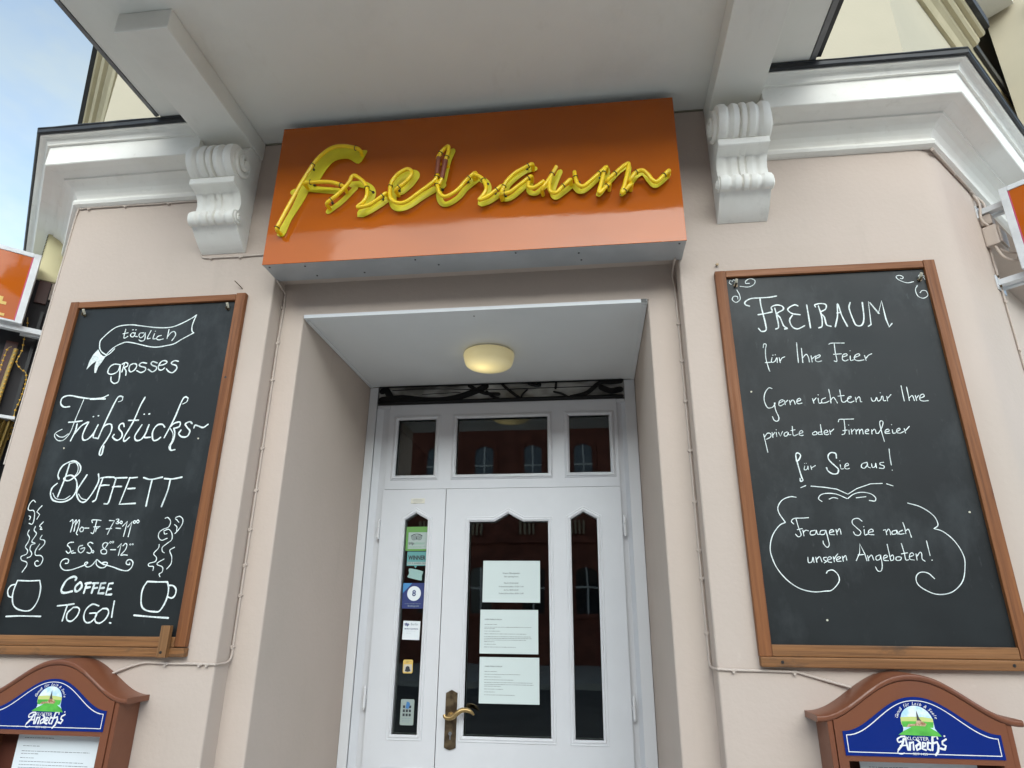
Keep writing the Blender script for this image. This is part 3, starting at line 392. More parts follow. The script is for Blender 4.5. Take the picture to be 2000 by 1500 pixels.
TUBES="""
tube|-826.1,-216.3 -805,-157.6 -758.4,-26.6 -724.1,56.8 -683.5,135.2 -628.9,186.7 -569.4,194.8 -502.4,174.9
tube|-725.7,9.5 -648.5,7.1 -598.3,-1.1 -554.5,-20.7
tube|-611.4,-103.2 -562.6,-59.5 -524.2,-6.2 -514.7,21.5 -498,25.8 -460.8,-5.9 -440.6,-41.4 -437.1,-80.8 -448.6,-113.2 -472.5,-138.8 -429.9,-133.9 -393.7,-112 -355.8,-79.1
tube|-304.9,-57.1 -275.6,-32.7 -249.2,1.7 -245.1,26.8 -266.2,41.2 -303.3,20.5 -329.4,-16.9 -335.6,-61.2 -327.4,-106.2 -297.2,-130.6 -259.7,-128.1 -205.8,-85.7 -142.7,-32.6 -130,-2.9
tube|-130.9,-33.6 -127.4,-56.2 -111.1,-101.6 -82.6,-114.8 -37.3,-85.7 -6.2,-44.1 32.2,-5.7
tube|-130.2,96.7 -112.4,126.9 -89.4,148 -85.8,121.5 -95.9,79.2
tube|-109.3,-21.5 -120.6,-51.2
coated|-128.4,90.8 -130.3,2.7
coated|-96.6,73.6 -109.3,-21.5
tube|32.5,-10.3 67.4,-37.7 85.4,-85.3 74.1,-118.6 57.9,-142.8 88.8,-131.2 121.8,-105.4 147.8,-81.9
tube|151.6,-110.7 169.2,-63.6 207.3,-20.7 236,-2.8 275.5,19.9
tube|155.5,-119.5 184.1,-116.2 217.2,-90.5 272,-43.6
tube|264.8,-71.6 264.8,-94.4 288.4,-100.4 331.2,-71.5
tube|326.2,-102.3 355,-56.4 384.2,-1.3 359.8,-51.1 352.1,-101.7 358.8,-127.6 382.1,-132.3 405.9,-106.1 437,-74.8
tube|459,-39.6 462.9,-71.3 471.4,-100.3 494.3,-110.6 527.8,-82.4 588.1,-23.9
tube|584.7,-27.6 566.4,-102.6 556.7,-149.2 596,-110.6
tube|594.8,-85.3 631,-51.6 674.4,-15.5 683.1,-24.9 662.4,-110.6 648.7,-156.7 684.9,-118.1
tube|686.4,-91.3 708.7,-61.2 736.7,-52.3 758.2,-73.9 774.4,-103.3 791.8,-113.1 816.1,-90.1 840.6,-64.2
"""
PLATES="""
F|0|-844.1,-226.2 -812,-225.7 -790.1,-149.7 -745.4,-51.3 -719.2,21.5 -687.4,51 -658.8,110.4 -623,154.9 -562.7,161.5 -509.1,129.8 -476.8,189.6 -482.9,201 -511.1,204.9 -599.8,225.3 -669.1,201.3 -722,127.8 -758.7,54.1 -796.7,-81.5 -840.9,-196.1
R|33|-799.9,-0.9 -738.2,11.5 -666.3,-0.2 -592.5,-12
R|27|-623.1,-117.5 -568.9,-70.9 -511.6,-1.4
R|34|-528.3,17.3 -478.3,13.1 -441.4,-12.9 -431,-47.9 -449.1,-91.6 -475.8,-145.3 -436.1,-128.9 -390.1,-99 -353.7,-68.2
R|35|-297.5,-41.7 -261.1,-5 -237.4,41.7 -265.1,55.7 -307.2,27.5 -332.5,-27.5 -332.3,-95.1 -306.1,-125 -258.8,-114.8 -203.8,-74.6 -152.9,-42.2 -115.6,-22.7
R|27|-77.6,158.7 -96.8,96 -111.8,-0.4 -128.3,-55.5 -118.8,-106.4 -92,-122.3 -46,-95.5 -9.9,-48.3 36.2,-7.2
R|28|14.5,-4.1 44.2,-0.6 74.4,-20.9 87.4,-51.3 83.1,-80.1 66.6,-107.7 57.4,-132.8 96.1,-121.5 134.6,-92.9
R|26|287.5,28.7 246,17.6 202.1,-17 168.3,-58 156.7,-111.9 183.4,-114.1 221.9,-82.7 260.6,-39.5
R|25|270.3,-43.2 265.4,-86.2 289.4,-99.6 318.3,-79 367,-28
R|25|396.4,1.6 376.2,-52 363.6,-97 375.1,-126.5 403.9,-108.9 442.7,-74.9
R|25|454.5,-75.8 479.7,-106.5 513.3,-89.3 562.4,-38.8 596.8,-7 577.2,-80.3 556.6,-126.9
R|21|561.4,-124.4 593.6,-81.6 643.3,-22.7 687.2,5.4 671,-76.7 651.7,-134.5
R|23|656.6,-129.3 686.6,-89.4 716.8,-49.1 745.5,-37.2 770.5,-82.2 789.8,-103.6 821.3,-80.8 846.5,-51.6
"""
BLACKLETTER="""c-57.1,74.9 -46.4,75.7 -43.6,40.7;c-51,68.4 -58.1,52.7 -70.7,39.9;-63.6,50.5 -43.5,52.6;-57.7,74.8 -68.6,68 -67,59.7 -58.8,62.3;c-35.2,59.3 -38.8,40.8;c-35.5,57.8 -25.4,61.1 -27.7,41.1;c-14.7,67.3 -6,60.1 -8,45.2 -18.4,40.5 -19.5,50.8 -6.9,58.6;c1.3,60.3 -2.9,43.9 6,41.2;c1.3,60.3 9,59 5.9,51.5 -0.7,49.9;c15.6,60.7 11.7,44.3 18.7,41.6;c15.7,61.3 22.3,59.4;c31.4,76 24.3,41.7;31.4,76 42.9,78.7 44.7,71.9;c27.8,58.6 41.3,62.9 43.8,52.6 39.2,37.7 31.1,28.7;c68.1,71 56.7,64.8 55.8,57.3 64.3,53.1 59.2,43.6 48.8,46.2;t-70.6,40.5 -73.8,31.6 -63.3,28.9 -56.3,32.1;65.4,79.3 66.7,79.3"""
# ================================================================ THE SETTING
bm = bmesh.new(); box(bm, -120, 120, -13.6, -3.2, -.30, -.15); obj('road', bm, 'asphalt')['kind'] = 'structure'
bm = bmesh.new(); box(bm, -120, 120, -150, 150, -.7, -.32); obj('ground', bm, 'paving')['kind'] = 'structure'
bm = bmesh.new(); box(bm, -120, 120, -3.2, 40, -.31, -.004); obj('pavement', bm, 'paving')['kind'] = 'structure'
bm = bmesh.new(); box(bm, -120, 120, -20.5, -13.6, -.31, -.004); obj('far_pavement', bm, 'paving')['kind'] = 'structure'
bm = bmesh.new(); box(bm, -120, 120, -3.34, -3.203, -.2, .002, bev=.01); obj('kerb', bm, 'kerbm')['kind'] = 'structure'

# ---------------------------------------------------------------- house
house = thing('corner_house', (0, .5, 0), 'pale pinkish-beige corner house front with white cornice around the porch of the cafe', 'building')
r = .008
left = [(WL, 0)] + arc((A1 - r, r), -90, 0, r) + [(A1, RC)] + arc((B1 - r, RC + r), -90, 0, r) + [(B1, 1.25), (-2.3, 1.25), ch(-1, .52, -.21), ch(-1, .52, 0)]
right = RWC + [ch(1, .52, 0), ch(1, .52, -.21), (1.65, 1.25), (B2, 1.25)] + arc((B2 + r, RC + r), 180, 270, r) + [(A2, RC)] + arc((A2 + r, r), 180, 270, r)
bm = bmesh.new(); prism(bm, left, 0, 2.8949); obj('wall', bm, 'stucco', house, True, 40)
bm = bmesh.new(); prism(bm, right, 0, 2.8949); obj('wall', bm, 'stucco', house, True, 40)
bm = bmesh.new(); prism(bm, [(WL, 0)] + arc((A1 - r, r), -90, 0, r) + [(A1, RC), (A2, RC)] + arc((A2 + r, r), 180, 270, r) + RWC + [ch(1, .52, 0), ch(1, .52, -.21), (1.65, 1.25), (-2.3, 1.25), ch(-1, .52, -.21), ch(-1, .52, 0)], 2.895, 3.06); obj('lintel', bm, 'stucco', house, True, 40)
bm = bmesh.new(); prism(bm, [(WL, 0)] + RWC + [ch(1, .52, 0), ch(1, .52, -.21), (1.65, 1.25), (-2.3, 1.25), ch(-1, .52, -.21), ch(-1, .52, 0)], 3.06, 3.50); obj('wall', bm, 'stucco', house, True, 40)
bm = bmesh.new(); prism(bm, [ch(-1, 5, 0), (WL, 0), (WR, 0), ch(1, 5, 0), (4, 6), (-5, 6)], 3.50, 3.80); obj('wall', bm, 'stucco', house)
# walls set back beside the piers on both slanted sides
for s in (-1, 1):
    a, b, c, d = ch(s, .5, -.20), ch(s, 5, -.20), ch(s, 5, -.40), ch(s, .5, -.40)
    bm = bmesh.new(); prism(bm, [a, b, c, d] if s > 0 else [b, a, d, c], 0, 3.499); obj('recessed_wall', bm, 'stucco', house)
# cornice
PROF = [(0, 3.498), (.012, 3.500), (.026, 3.508), (.031, 3.520), (.027, 3.532), (.016, 3.541), (.018, 3.548), (.024, 3.560), (.036, 3.578), (.054, 3.594), (.076, 3.605), (.088, 3.608), (.089, 3.617), (.108, 3.622), (.135, 3.6285), (.170, 3.632),
        (.1735, 3.636), (.1735, 3.733), (.176, 3.738), (.186, 3.7385), (.187, 3.745), (.191, 3.756), (.199, 3.764), (.210, 3.768), (.222, 3.7685), (.2225, 3.796), (0, 3.798)]
for nm, pf in (('cornice', pathL(-1.6005, 4.2)), ('cornice', pathR(.9605, 4.2))):
    bm = bmesh.new(); sweep(bm, pf, PROF); c = obj(nm, bm, 'white', house)
    bm = bmesh.new(); sweep(bm, pf, [(.2235, 3.774), (.232, 3.772), (.237, 3.776), (.236, 3.795), (.240, 3.799), (.238, 3.805), (.02, 3.808), (.02, 3.7995), (.2235, 3.7995)]); f = obj('flashing', bm, 'flash', c)
# upper storey: cream wall and ochre moulding with a black top edge
bm = bmesh.new(); prism(bm, [ch(-1, 5, .0), (WL, 0), (WR, 0), ch(1, 5, .0), (4, 6), (-5, 6)], 3.8095, 7.6); obj('upper_wall', bm, 'cream', house)
UP = [(0, 4.775), (.020, 4.777), (.028, 4.790), (.040, 4.815), (.062, 4.835), (.068, 4.85), (.090, 4.853), (.105, 4.87), (.108, 4.89), (.13, 4.892), (.14, 4.90), (.141, 4.94), (0, 4.95)]
for tl, pf in ((2.9, lambda p: [ch(-1, 2.9, p), (WL - K8 * p, -p), (-1.0, -p)]), (1.2, lambda p: [(.5, -p), (WR + K8 * p, -p), ch(1, 1.2, p)])):
    bm = bmesh.new(); sweep(bm, pf, UP); c = obj('upper_moulding', bm, 'creamd', house)
    bm = bmesh.new(); sweep(bm, pf, [(.142, 4.925), (.168, 4.925), (.172, 4.985), (.0, 4.995), (.0, 4.952), (.142, 4.942)]); obj('flashing', bm, 'flash', c)
bm = bmesh.new(); sweep(bm, lambda p: [ch(1, 1.205, p), ch(1, 4.5, p)], [(0, 4.775), (.03, 4.777), (.045, 4.82), (.060, 4.84), (.062, 4.87), (0, 4.875)]); c = obj('upper_moulding', bm, 'creamd', house)
bm = bmesh.new(); sweep(bm, lambda p: [ch(1, 1.205, p), ch(1, 4.5, p)], [(.063, 4.855), (.080, 4.855), (.084, 4.90), (0, 4.91), (0, 4.877), (.063, 4.872)]); obj('flashing', bm, 'flash', c)
# bay window box that stands out of the right-hand slanted side, high up
def rb(t0, t1, p0, p1, z0, z1, s=1): return lambda x, y, z: ch(s, t0 + (t1 - t0) * x, p0 + (p1 - p0) * y, z0 + (z1 - z0) * z)
c = nbox('bay', 'cream', house, 0, 1, 0, 1, 0, 1, fn=rb(1.7, 4.6, .098, .34, 4.0, 8.6))
for p, z, h in ((.34, 5.28, .10), (.34, 5.75, .06), (.34, 5.9, .035)):
    nbox('band', 'cream', c, 0, 1, 0, 1, 0, 1, fn=rb(1.66, 4.64, p + .002, p + .05, z, z + h))
nbox('corbel_block', 'soffit', c, 0, 1, 0, 1, 0, 1, fn=rb(1.45, 1.68, .002, .26, 5.4, 5.62))

# ---------------------------------------------------------------- balcony
ZB = 3.809
bal = thing('balcony', (-.31, -.5, ZB), 'grey-white balcony slab overhead carried on two stubby beams above the orange sign', 'balcony')
SX0, SX1, SY0 = -1.785, 1.150, -1.03
nbox('slab', 'soffit', bal, SX0, SX1, SY0, -.0015, ZB, ZB + .15, bev=.004)
for x0, x1, tilt in ((-1.5995, -1.375, 1), (.752, .9595, 1)):
    bm = bmesh.new()
    vs = box(bm, x0, x1, -.762, -.0015, ZB - .1, ZB - .0015, bev=.004)
    obj('beam', bm, 'soffit', bal)
nbox('edge_strip', 'flashg', bal, SX0 - .020, SX0 - .0015, SY0, -.24, ZB - .004, ZB + .05, bev=.002)
nbox('edge_strip', 'flashg', bal, SX1 + .0015, SX1 + .024, SY0, -.225, ZB - .004, ZB + .02, bev=.002)
nbox('edge_strip', 'flash', bal, SX1 + .0255, SX1 + .046, SY0, -.24, ZB + .006, ZB + .06, bev=.002)
nbox('edge_strip', 'flashg', bal, SX0 - .02, SX1 + .046, SY0 - .022, SY0 - .002, ZB - .004, ZB + .06, bev=.002)
# parapet of the balcony (stands above the frame)
bm = bmesh.new()
for i in range(24):
    x = SX0 + .05 + i * (SX1 - SX0 - .1) / 23
    box(bm, x - .008, x + .008, SY0 + .04, SY0 + .056, ZB + .151, ZB + 1.0)
box(bm, SX0 + .03, SX1 - .03, SY0 + .03, SY0 + .07, ZB + 1.001, ZB + 1.04); obj('railing', bm, 'flash', bal)

# ---------------------------------------------------------------- scroll brackets
def console(x0, x1, label):
    t = thing('scroll_bracket', ((x0 + x1) / 2, 0, 3.185), label, 'bracket', 'scroll brackets under the balcony beams')
    # profile (out from the wall, height, groove depth)
    pr = [(.0015, 3.186, 0), (.030, 3.200, 0), (.06, 3.222, 0), (.09, 3.248, 0), (.112, 3.268, .1)]
    for a in range(-70, 100, 17): pr.append((.118 + .036 * math.cos(math.radians(a)), 3.300 + .036 * math.sin(math.radians(a)), 1))
    pr += [(.112, 3.343, .7), (.106, 3.362, .6), (.104, 3.385, .6), (.112, 3.410, .8), (.130, 3.432, .8), (.152, 3.441, 0), (.182, 3.444, 0), (.186, 3.448, 0), (.186, 3.474, 0), (.182, 3.478, 0), (.176, 3.480, .2)]
    for a in range(-75, 95, 14): pr.append((.168 + .082 * math.cos(math.radians(a)), 3.562 + .082 * math.sin(math.radians(a)), 1.3))
    pr += [(.150, 3.648, 1), (.12, 3.665, .3), (.10, 3.7065, 0), (.0015, 3.7065, 0)]
    nx = 49; bm = bmesh.new(); G = []
    for i in range(nx):
        u = i / (nx - 1); x = x0 + (x1 - x0) * u; row = []
        g = 0
        for c, wd, dp in ((.22, .07, .007), (.43, .022, .016), (.57, .022, .016), (.78, .07, .007)): g = max(g, dp * max(0, 1 - abs(u - c) / wd) ** .7 if abs(u - c) < wd else 0)
        bulge = .0035 * (abs(math.sin(u * math.pi * 5)) - .5)
        for p, z, k in pr:
            d = k * (-g + bulge); cz = 3.562 if z > 3.478 else 3.300; cp = .168 if z > 3.478 else .118
            v = Vector((p - cp, z - cz)); v = v.normalized() * d if k >= 1 else Vector((d, 0))
            row.append(bm.verts.new((x, -max(p + v.x, .0015), z + v.y)))
        G.append(row)
    for a, b in zip(G, G[1:]):
        for k in range(len(pr) - 1): bm.faces.new((a[k], a[k + 1], b[k + 1], b[k]))
        bm.faces.new((a[0], b[0], b[-1], a[-1]))
    bm.faces.new(G[0]); bm.faces.new(G[-1][::-1]); obj('body', bm, 'white', t, True, 24)
    for sx, xe in ((-1, x0), (1, x1)):                       # spiral ends of the two rolls
        for cy, cz, R, th, turns in ((-.150, 3.562, .066, .030, 1.6), (-.112, 3.300, .030, .016, 1.5)):
            bm = bmesh.new(); P = []
            for k in range(40):
                a = k / 39 * turns * 2 * math.pi; rr = R * (1 - .72 * k / 39)
                P.append(Vector((xe + sx * (.003 + th * .55 * k / 39), cy + math.cos(a + 2.4) * rr * .92, cz + math.sin(a + 2.4) * rr)))
            tube(bm, P, lambda q: R * .17, 7); disc(bm, (xe + sx * th * .5, cy, cz), R * .30, 'x', th, 14)
            disc(bm, (xe + sx * .004, cy, cz), R * .9, 'x', .008, 20); obj('scroll', bm, 'white', t, True, 50)
    return t
console(-1.598, -1.382, 'white plaster scroll bracket to the left of the orange sign')
console(.752, .958, 'white plaster scroll bracket to the right of the orange sign')

# ---------------------------------------------------------------- porch ceiling
pc = thing('porch_ceiling', (-.33, .5, ZS), 'flat grey-white porch ceiling board between orange sign and door', 'ceiling panel')
nbox('board', 'panel', pc, B1 + .002, B2 - .002, RC - .003, DY - .002, ZS, ZS + .014)
nbox('edge_trim', 'casing', pc, B1 + .004, B2 - .030, RC - .007, RC - .0045, ZS - .001, ZS + .016)
nbox('side_trim', 'panel', pc, B1 + .003, B1 + .022, RC + .02, DY - .004, ZS - .004, ZS - .0005)
nbox('side_trim', 'panel', pc, B2 - .022, B2 - .003, RC + .02, DY - .004, ZS - .004, ZS - .0005)
nbox('end_gap', 'black', pc, B2 - .029, B2 - .004, RC - .006, RC - .0045, ZS - .001, ZS + .016)
bm = bmesh.new(); disc(bm, (-.32, RC + .05, ZS - .001), .004, 'z', .003, 10); obj('screw', bm, 'steel', pc)
# lamp
lp = thing('ceiling_lamp', (-.317, .575, ZS), 'round glowing yellow opal glass lamp on the porch ceiling', 'lamp')
bm = bmesh.new(); lathe(bm, (-.317, .575, ZS), [(.118, -.001), (.118, -.014)], 40); obj('base', bm, 'casing', lp, True)
bm = bmesh.new(); lathe(bm, (-.317, .575, ZS), [(.124, -.008), (.129, -.010), (.131, -.018), (.127, -.040), (.121, -.060), (.117, -.067), (.109, -.073), (.092, -.078), (.065, -.083), (.035, -.086), (.012, -.087), (.001, -.087)], 48)
m = mat('opal_glass', (.70, .65, .46), .3, .5); t = m.node_tree; b = t.nodes['Principled BSDF']
tcn = t.nodes.new('ShaderNodeTexCoord'); vd = t.nodes.new('ShaderNodeVectorMath'); vd.operation = 'DISTANCE'; vd.inputs[1].default_value = (-.350, .560, ZS - .080)
mr = t.nodes.new('ShaderNodeMapRange'); mr.inputs[1].default_value = .015; mr.inputs[2].default_value = .19; mr.inputs[3].default_value = 1; mr.inputs[4].default_value = 0
pw = t.nodes.new('ShaderNodeMath'); pw.operation = 'POWER'; pw.inputs[1].default_value = 2.4; ml = t.nodes.new('ShaderNodeMath'); ml.operation = 'MULTIPLY_ADD'; ml.inputs[1].default_value = .26; ml.inputs[2].default_value = .05
t.links.new(tcn.outputs['Object'], vd.inputs[0]); t.links.new(vd.outputs['Value'], mr.inputs[0]); t.links.new(mr.outputs[0], pw.inputs[0]); t.links.new(pw.outputs[0], ml.inputs[0]); t.links.new(ml.outputs[0], b.inputs['Emission Strength'])
b.inputs['Emission Color'].default_value = (1, .80, .32, 1)
obj('shade', bm, m, lp, True, 60)
# ================================================================ DOOR
dr = thing('entrance_door', (-.32, DY, 0), 'white double door with pointed glass panes and a three-pane transom', 'door')
D0 = DY - .004
nbox('casing', 'casing', dr, B1 + .002, -1.0515, DY, DY + .08, 0, ZS - .002, bev=.003)
nbox('casing', 'casing', dr, .3875, B2 - .002, DY, DY + .08, 0, ZS - .002, bev=.003)
nbox('gap', 'black', dr, -1.051, -1.0475, DY + .012, DY + .07, 0, ZS - .004)
# frame with a bevelled inner face
for sx, xa, xb, xc in ((-1, -1.047, -1.012, -.9695), (1, .387, .368, .3385)):
    bm = bmesh.new(); poly = [(xa, DY + .004), (xb, DY + .022), (xc, DY + .020), (xc, DY + .075), (xa, DY + .075)]
    prism(bm, poly if sx < 0 else poly[::-1], 0, 2.745); obj('frame', bm, 'door', dr)
hol = [[(-.911, 2.345), (-.691, 2.345), (-.691, 2.670), (-.911, 2.670)], [(-.565, 2.345), (-.050, 2.345), (-.050, 2.670), (-.565, 2.670)], [(.070, 2.346), (.292, 2.346), (.294, 2.669), (.072, 2.669)]]
bm = bmesh.new(); plate_holes(bm, [(-.969, 2.268), (.338, 2.268), (.338, 2.764), (-.969, 2.764)], hol, DY + .006, DY + .045); tr = obj('transom', bm, 'door', dr)
nbox('transom_rail', 'door', dr, -1.046, -.9705, DY + .005, DY + .05, 2.7455, 2.764); nbox('transom_rail', 'door', dr, .3395, .386, DY + .005, DY + .05, 2.7405, 2.762)
for h in hol:
    bm = bmesh.new(); ringmould(bm, h, [(0, DY + .028), (.0, DY + .004), (.004, DY - .001), (.010, DY - .006), (.017, DY - .006), (.020, DY + .001), (.026, DY + .003), (.028, DY + .0058)]); obj('moulding', bm, 'door', dr)
    xs = [p[0] for p in h]; zs = [p[1] for p in h]; nbox('pane', 'glass', dr, min(xs) - .01, max(xs) + .01, DY + .022, DY + .026, min(zs) - .01, max(zs) + .01)
bm = bmesh.new(); ny = []
for i in range(57):
    x = -1.046 + 1.432 * i / 56; ny.append([bm.verts.new((x, DY + .012 + .006 * math.sin(i * .5 + z * 40) * math.sin(i * .23) + .003 * math.sin(i * 1.1 + z * 90), z)) for z in [2.766 + .108 * k / 8 + (.004 * math.sin(i * .11) if k == 0 else 0) for k in range(9)]])
for a, b_ in zip(ny, ny[1:]):
    for k in range(8): bm.faces.new((a[k], a[k + 1], b_[k + 1], b_[k]))
obj('frosted_pane', bm, 'mirror', dr, True, 80)
IR = '''62|135,150 180,140 225,210
60|150,215 300,205 480,225 640,215 790,165 870,105
34|760,110 860,175 960,185
26|985,100 1000,130 1060,185 1110,222
30|1165,95 1190,120 1235,125 1230,95
20|1345,92 1340,150
20|1330,175 1380,190 1420,215
40|1440,228 1540,190 1610,130 1650,95
54|1640,150 1700,175 1785,165
44|1650,105 1720,110 1785,105
22|880,165 910,200 960,220
16|1150,160 1120,190 1110,222
9|230,148 500,140 900,152 1300,146 1640,140
8|440,182 560,176 700,170
30|135,243 500,247 900,238 1300,228 1788,214
12|135,122 500,116 900,104 1300,98 1788,90'''
k = 0
for ln in IR.split('\n'):
    wd, pts = ln.split('|'); P = []
    for q in pts.split():
        a, c_ = map(float, q.split(',')); P.append((-1.046 + (700 + a / 3.448 - 738) * 1.432 / 480, 2.8775 - (c_ - 118 + (a - 135) * .0175) * .111 / 137))
    hw = float(wd) * .111 / 150 * .43; P = [(min(max(x, -1.043 + hw), .383 - hw), min(max(z, 2.768 + hw * .8), 2.876 - hw * .8)) for x, z in P]
    bm = bmesh.new(); stroke(bm, P, float(wd) * .111 / 150 * .86, DY + .0012 - .0006 * k, taper=False, thick=.006, sub=6); k += 1; obj('ironwork', bm, 'iron', dr, True, 60)
nbox('gap', 'black', dr, -1.046, .386, DY - .001, DY + .008, 2.8745, 2.8770); nbox('gap', 'black', dr, -1.046, .386, DY - .001, DY + .0105, 2.7635, 2.7685)
bm = bmesh.new(); box(bm, -1.046, .386, DY + .03, DY + .035, 2.765, 2.877); obj('gap', bm, 'dark', dr)
GL = [(-.833, 1.059), (-.704, 1.059), (-.704, 2.095), (-.773, 2.133), (-.832, 2.095)]
GC = [(-.474, 1.060), (-.047, 1.060), (-.051, 2.083), (-.185, 2.083), (-.264, 2.126), (-.338, 2.084), (-.474, 2.083)]
GR = [(.067, 1.059), (.200, 1.059), (.207, 2.094), (.136, 2.132), (.069, 2.093)]
lowL = [(-.858, .30), (-.690, .30), (-.690, .90), (-.858, .90)]; lowC = [(-.50, .30), (-.02, .30), (-.02, .90), (-.50, .90)]; lowR = [(.045, .30), (.23, .30), (.23, .90), (.045, .90)]
for xa, xb, hs, lows in ((-.968, -.611, [GL], [lowL]), (-.607, .337, [GC, GR], [lowC, lowR])):
    bm = bmesh.new(); plate_holes(bm, [(xa, .12), (xb, .12), (xb, 2.262), (xa, 2.262)], hs, D0 - .010, DY + .04); lf = obj('leaf', bm, 'door', dr)
    for h in hs:
        bm = bmesh.new(); y = D0 - .010
        ringmould(bm, h, [(0, DY + .022), (0, y + .006), (.003, y + .001), (.005, y - .0045), (.011, y - .0055), (.013, y - .002), (.019, y - .0015), (.0215, y - .0035), (.0245, y - .003), (.0255, y + .0005)]); obj('moulding', bm, 'door', lf)
        xs = [p[0] for p in h]; zs = [p[1] for p in h]; nbox('pane', 'glass', lf, min(xs) - .008, max(xs) + .008, DY + .014, DY + .018, min(zs) - .008, max(zs) + .006)
    for h in lows:
        bm = bmesh.new(); y = D0 - .010; ringmould(bm, h, [(0, y), (.002, y - .004), (.010, y - .006), (.014, y - .001), (.020, y - .003), (.022, y)]); obj('moulding', bm, 'door', lf)
nbox('gap', 'black', dr, -.6105, -.6075, DY, DY + .03, .12, 2.262)
# bottom rail (weather strip) of each glass opening
def hinge(x, z, s):
    bm = bmesh.new(); y = DY - .008
    tube(bm, [(x, y, z + .012), (x, y, z + .048)], .0085, 12); tube(bm, [(x, y, z - .042), (x, y, z + .010)], .0085, 12); tube(bm, [(x, y, z + .048), (x, y, z + .058)], lambda q: .0085 - .006 * q, 12); tube(bm, [(x, y, z - .052), (x, y, z - .042)], lambda q: .005 + .0035 * q, 12)
    box(bm, x - .004 if s < 0 else x - .012, x + .012 if s < 0 else x + .004, y + .002, y + .014, z - .004, z + .014); obj('hinge', bm, 'casing', dr, True, 40)
for x, z, s in ((-.980, 2.045, -1), (-.984, 1.215, -1), (.350, 2.055, 1), (.350, 1.195, 1)): hinge(x, z, s)
# handle set
bm = bmesh.new(); y = D0 - .010
pp = [(-.565, 1.010), (-.552, 1.004), (-.537, 1.0), (-.521, 1.004), (-.508, 1.010), (-.508, 1.248), (-.520, 1.254), (-.537, 1.262), (-.553, 1.254), (-.565, 1.248)]
fill(bm, pp, y, th=.007); hp = obj('handle_plate', bm, 'bronze', dr)
bm = bmesh.new(); tube(bm, [(-.537, y - .005, 1.150), (-.537, y - .048, 1.150)], .0085, 14); disc(bm, (-.537, y - .010, 1.150), .015, 'y', .006, 18)
tube(bm, catmull([(-.560, .966, 1.158), (-.556, .964, 1.148), (-.540, .963, 1.143), (-.520, .963, 1.147), (-.500, .964, 1.163), (-.478, .966, 1.177), (-.452, .968, 1.179), (-.430, .97, 1.171), (-.416, .972, 1.158)], 6), lambda q: .0095 * (.75 + .5 * math.sin(q * 3.0)) * (1 if q < .8 else 1 - (q - .8) * 2.4), 12)
obj('lever', bm, 'brass', hp, True, 50)
bm = bmesh.new(); disc(bm, (-.5365, y - .0085, 1.071), .0085, 'y', .003, 18); box(bm, -.5395, -.5335, y - .0098, y - .0072, 1.045, 1.070); obj('lock_cylinder', bm, 'steel', hp)
bm = bmesh.new(); disc(bm, (-.5365, y - .0105, 1.073), .002, 'y', .001, 10); obj('keyhole', bm, 'black', hp)
# small brass-coloured plate
pq = thing('name_plate', (-.766, D0, 2.197), 'tiny cream plate screwed above the pointed pane of the narrow left door leaf', 'plate')
nbox('plate', 'plaque', pq, -.805, -.727, D0 - .013, D0 - .0105, 2.184, 2.211, bev=.0008)
for k, wd in enumerate((.05, .06, .045)): nbox('print', 'grey_ink', pq, -.766 - wd / 2, -.766 + wd / 2, D0 - .0138, D0 - .0132, 2.2035 - k * .006, 2.2045 - k * .006)
# dark room behind the door
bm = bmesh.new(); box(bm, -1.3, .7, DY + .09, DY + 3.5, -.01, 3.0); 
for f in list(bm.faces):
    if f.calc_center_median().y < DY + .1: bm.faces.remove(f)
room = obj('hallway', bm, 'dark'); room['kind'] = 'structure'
# ================================================================ THE ORANGE SIGN
YS = -.149; X0, X1, Z0, Z1 = -1.2015, .5919, 3.0224, 3.7536
sg = thing('neon_sign', (-.305, YS, Z0), 'big orange sign box with yellow handwritten neon word Freiraum over the door', 'sign')
nbox('cabinet', 'tin', sg, X0 + .001, X1 - .001, YS + .004, -.0012, Z0, Z1 - .001, bev=.0015)
nbox('face', 'orange', sg, X0, X1, YS, YS + .0035, Z0 - .0005, Z1, bev=.001)
bm = bmesh.new()
for x, y in ((-1.178, -.125), (-1.02, -.118), (-1.0, -.035), (-.53, -.12), (-.44, -.07), (-.10, -.128), (.16, -.10), (.17, -.045), (.565, -.128), (-.78, -.04)): disc(bm, (x, y, Z0 - .0008), .0042, 'z', .0024, 10)
obj('screws', bm, 'black', sg)['kind'] = 'stuff'
OX, OZ = -.305, 3.39
k = 0
for ln in PLATES.strip().split('\n'):
    kd, wd, pts = ln.split('|'); P = [(OX + float(a) / 1000, OZ + float(c) / 1000) for a, c in (q.split(',') for q in pts.lstrip('ctF').split())]
    bm = bmesh.new(); yy = YS - .0015 - k * .0007; k += 1
    if kd == 'F':
        Q = [(q.x, q.y) for q in catmull([Vector(p) for p in P], 4, True)]; fill(bm, Q, yy, th=.0025)
    else: stroke(bm, P, float(wd) / 1000, yy, thick=.0025, taper=False, sub=5)
    obj('letter_plate', bm, 'yellow_plate', sg)
YT = YS - .048
ties = []
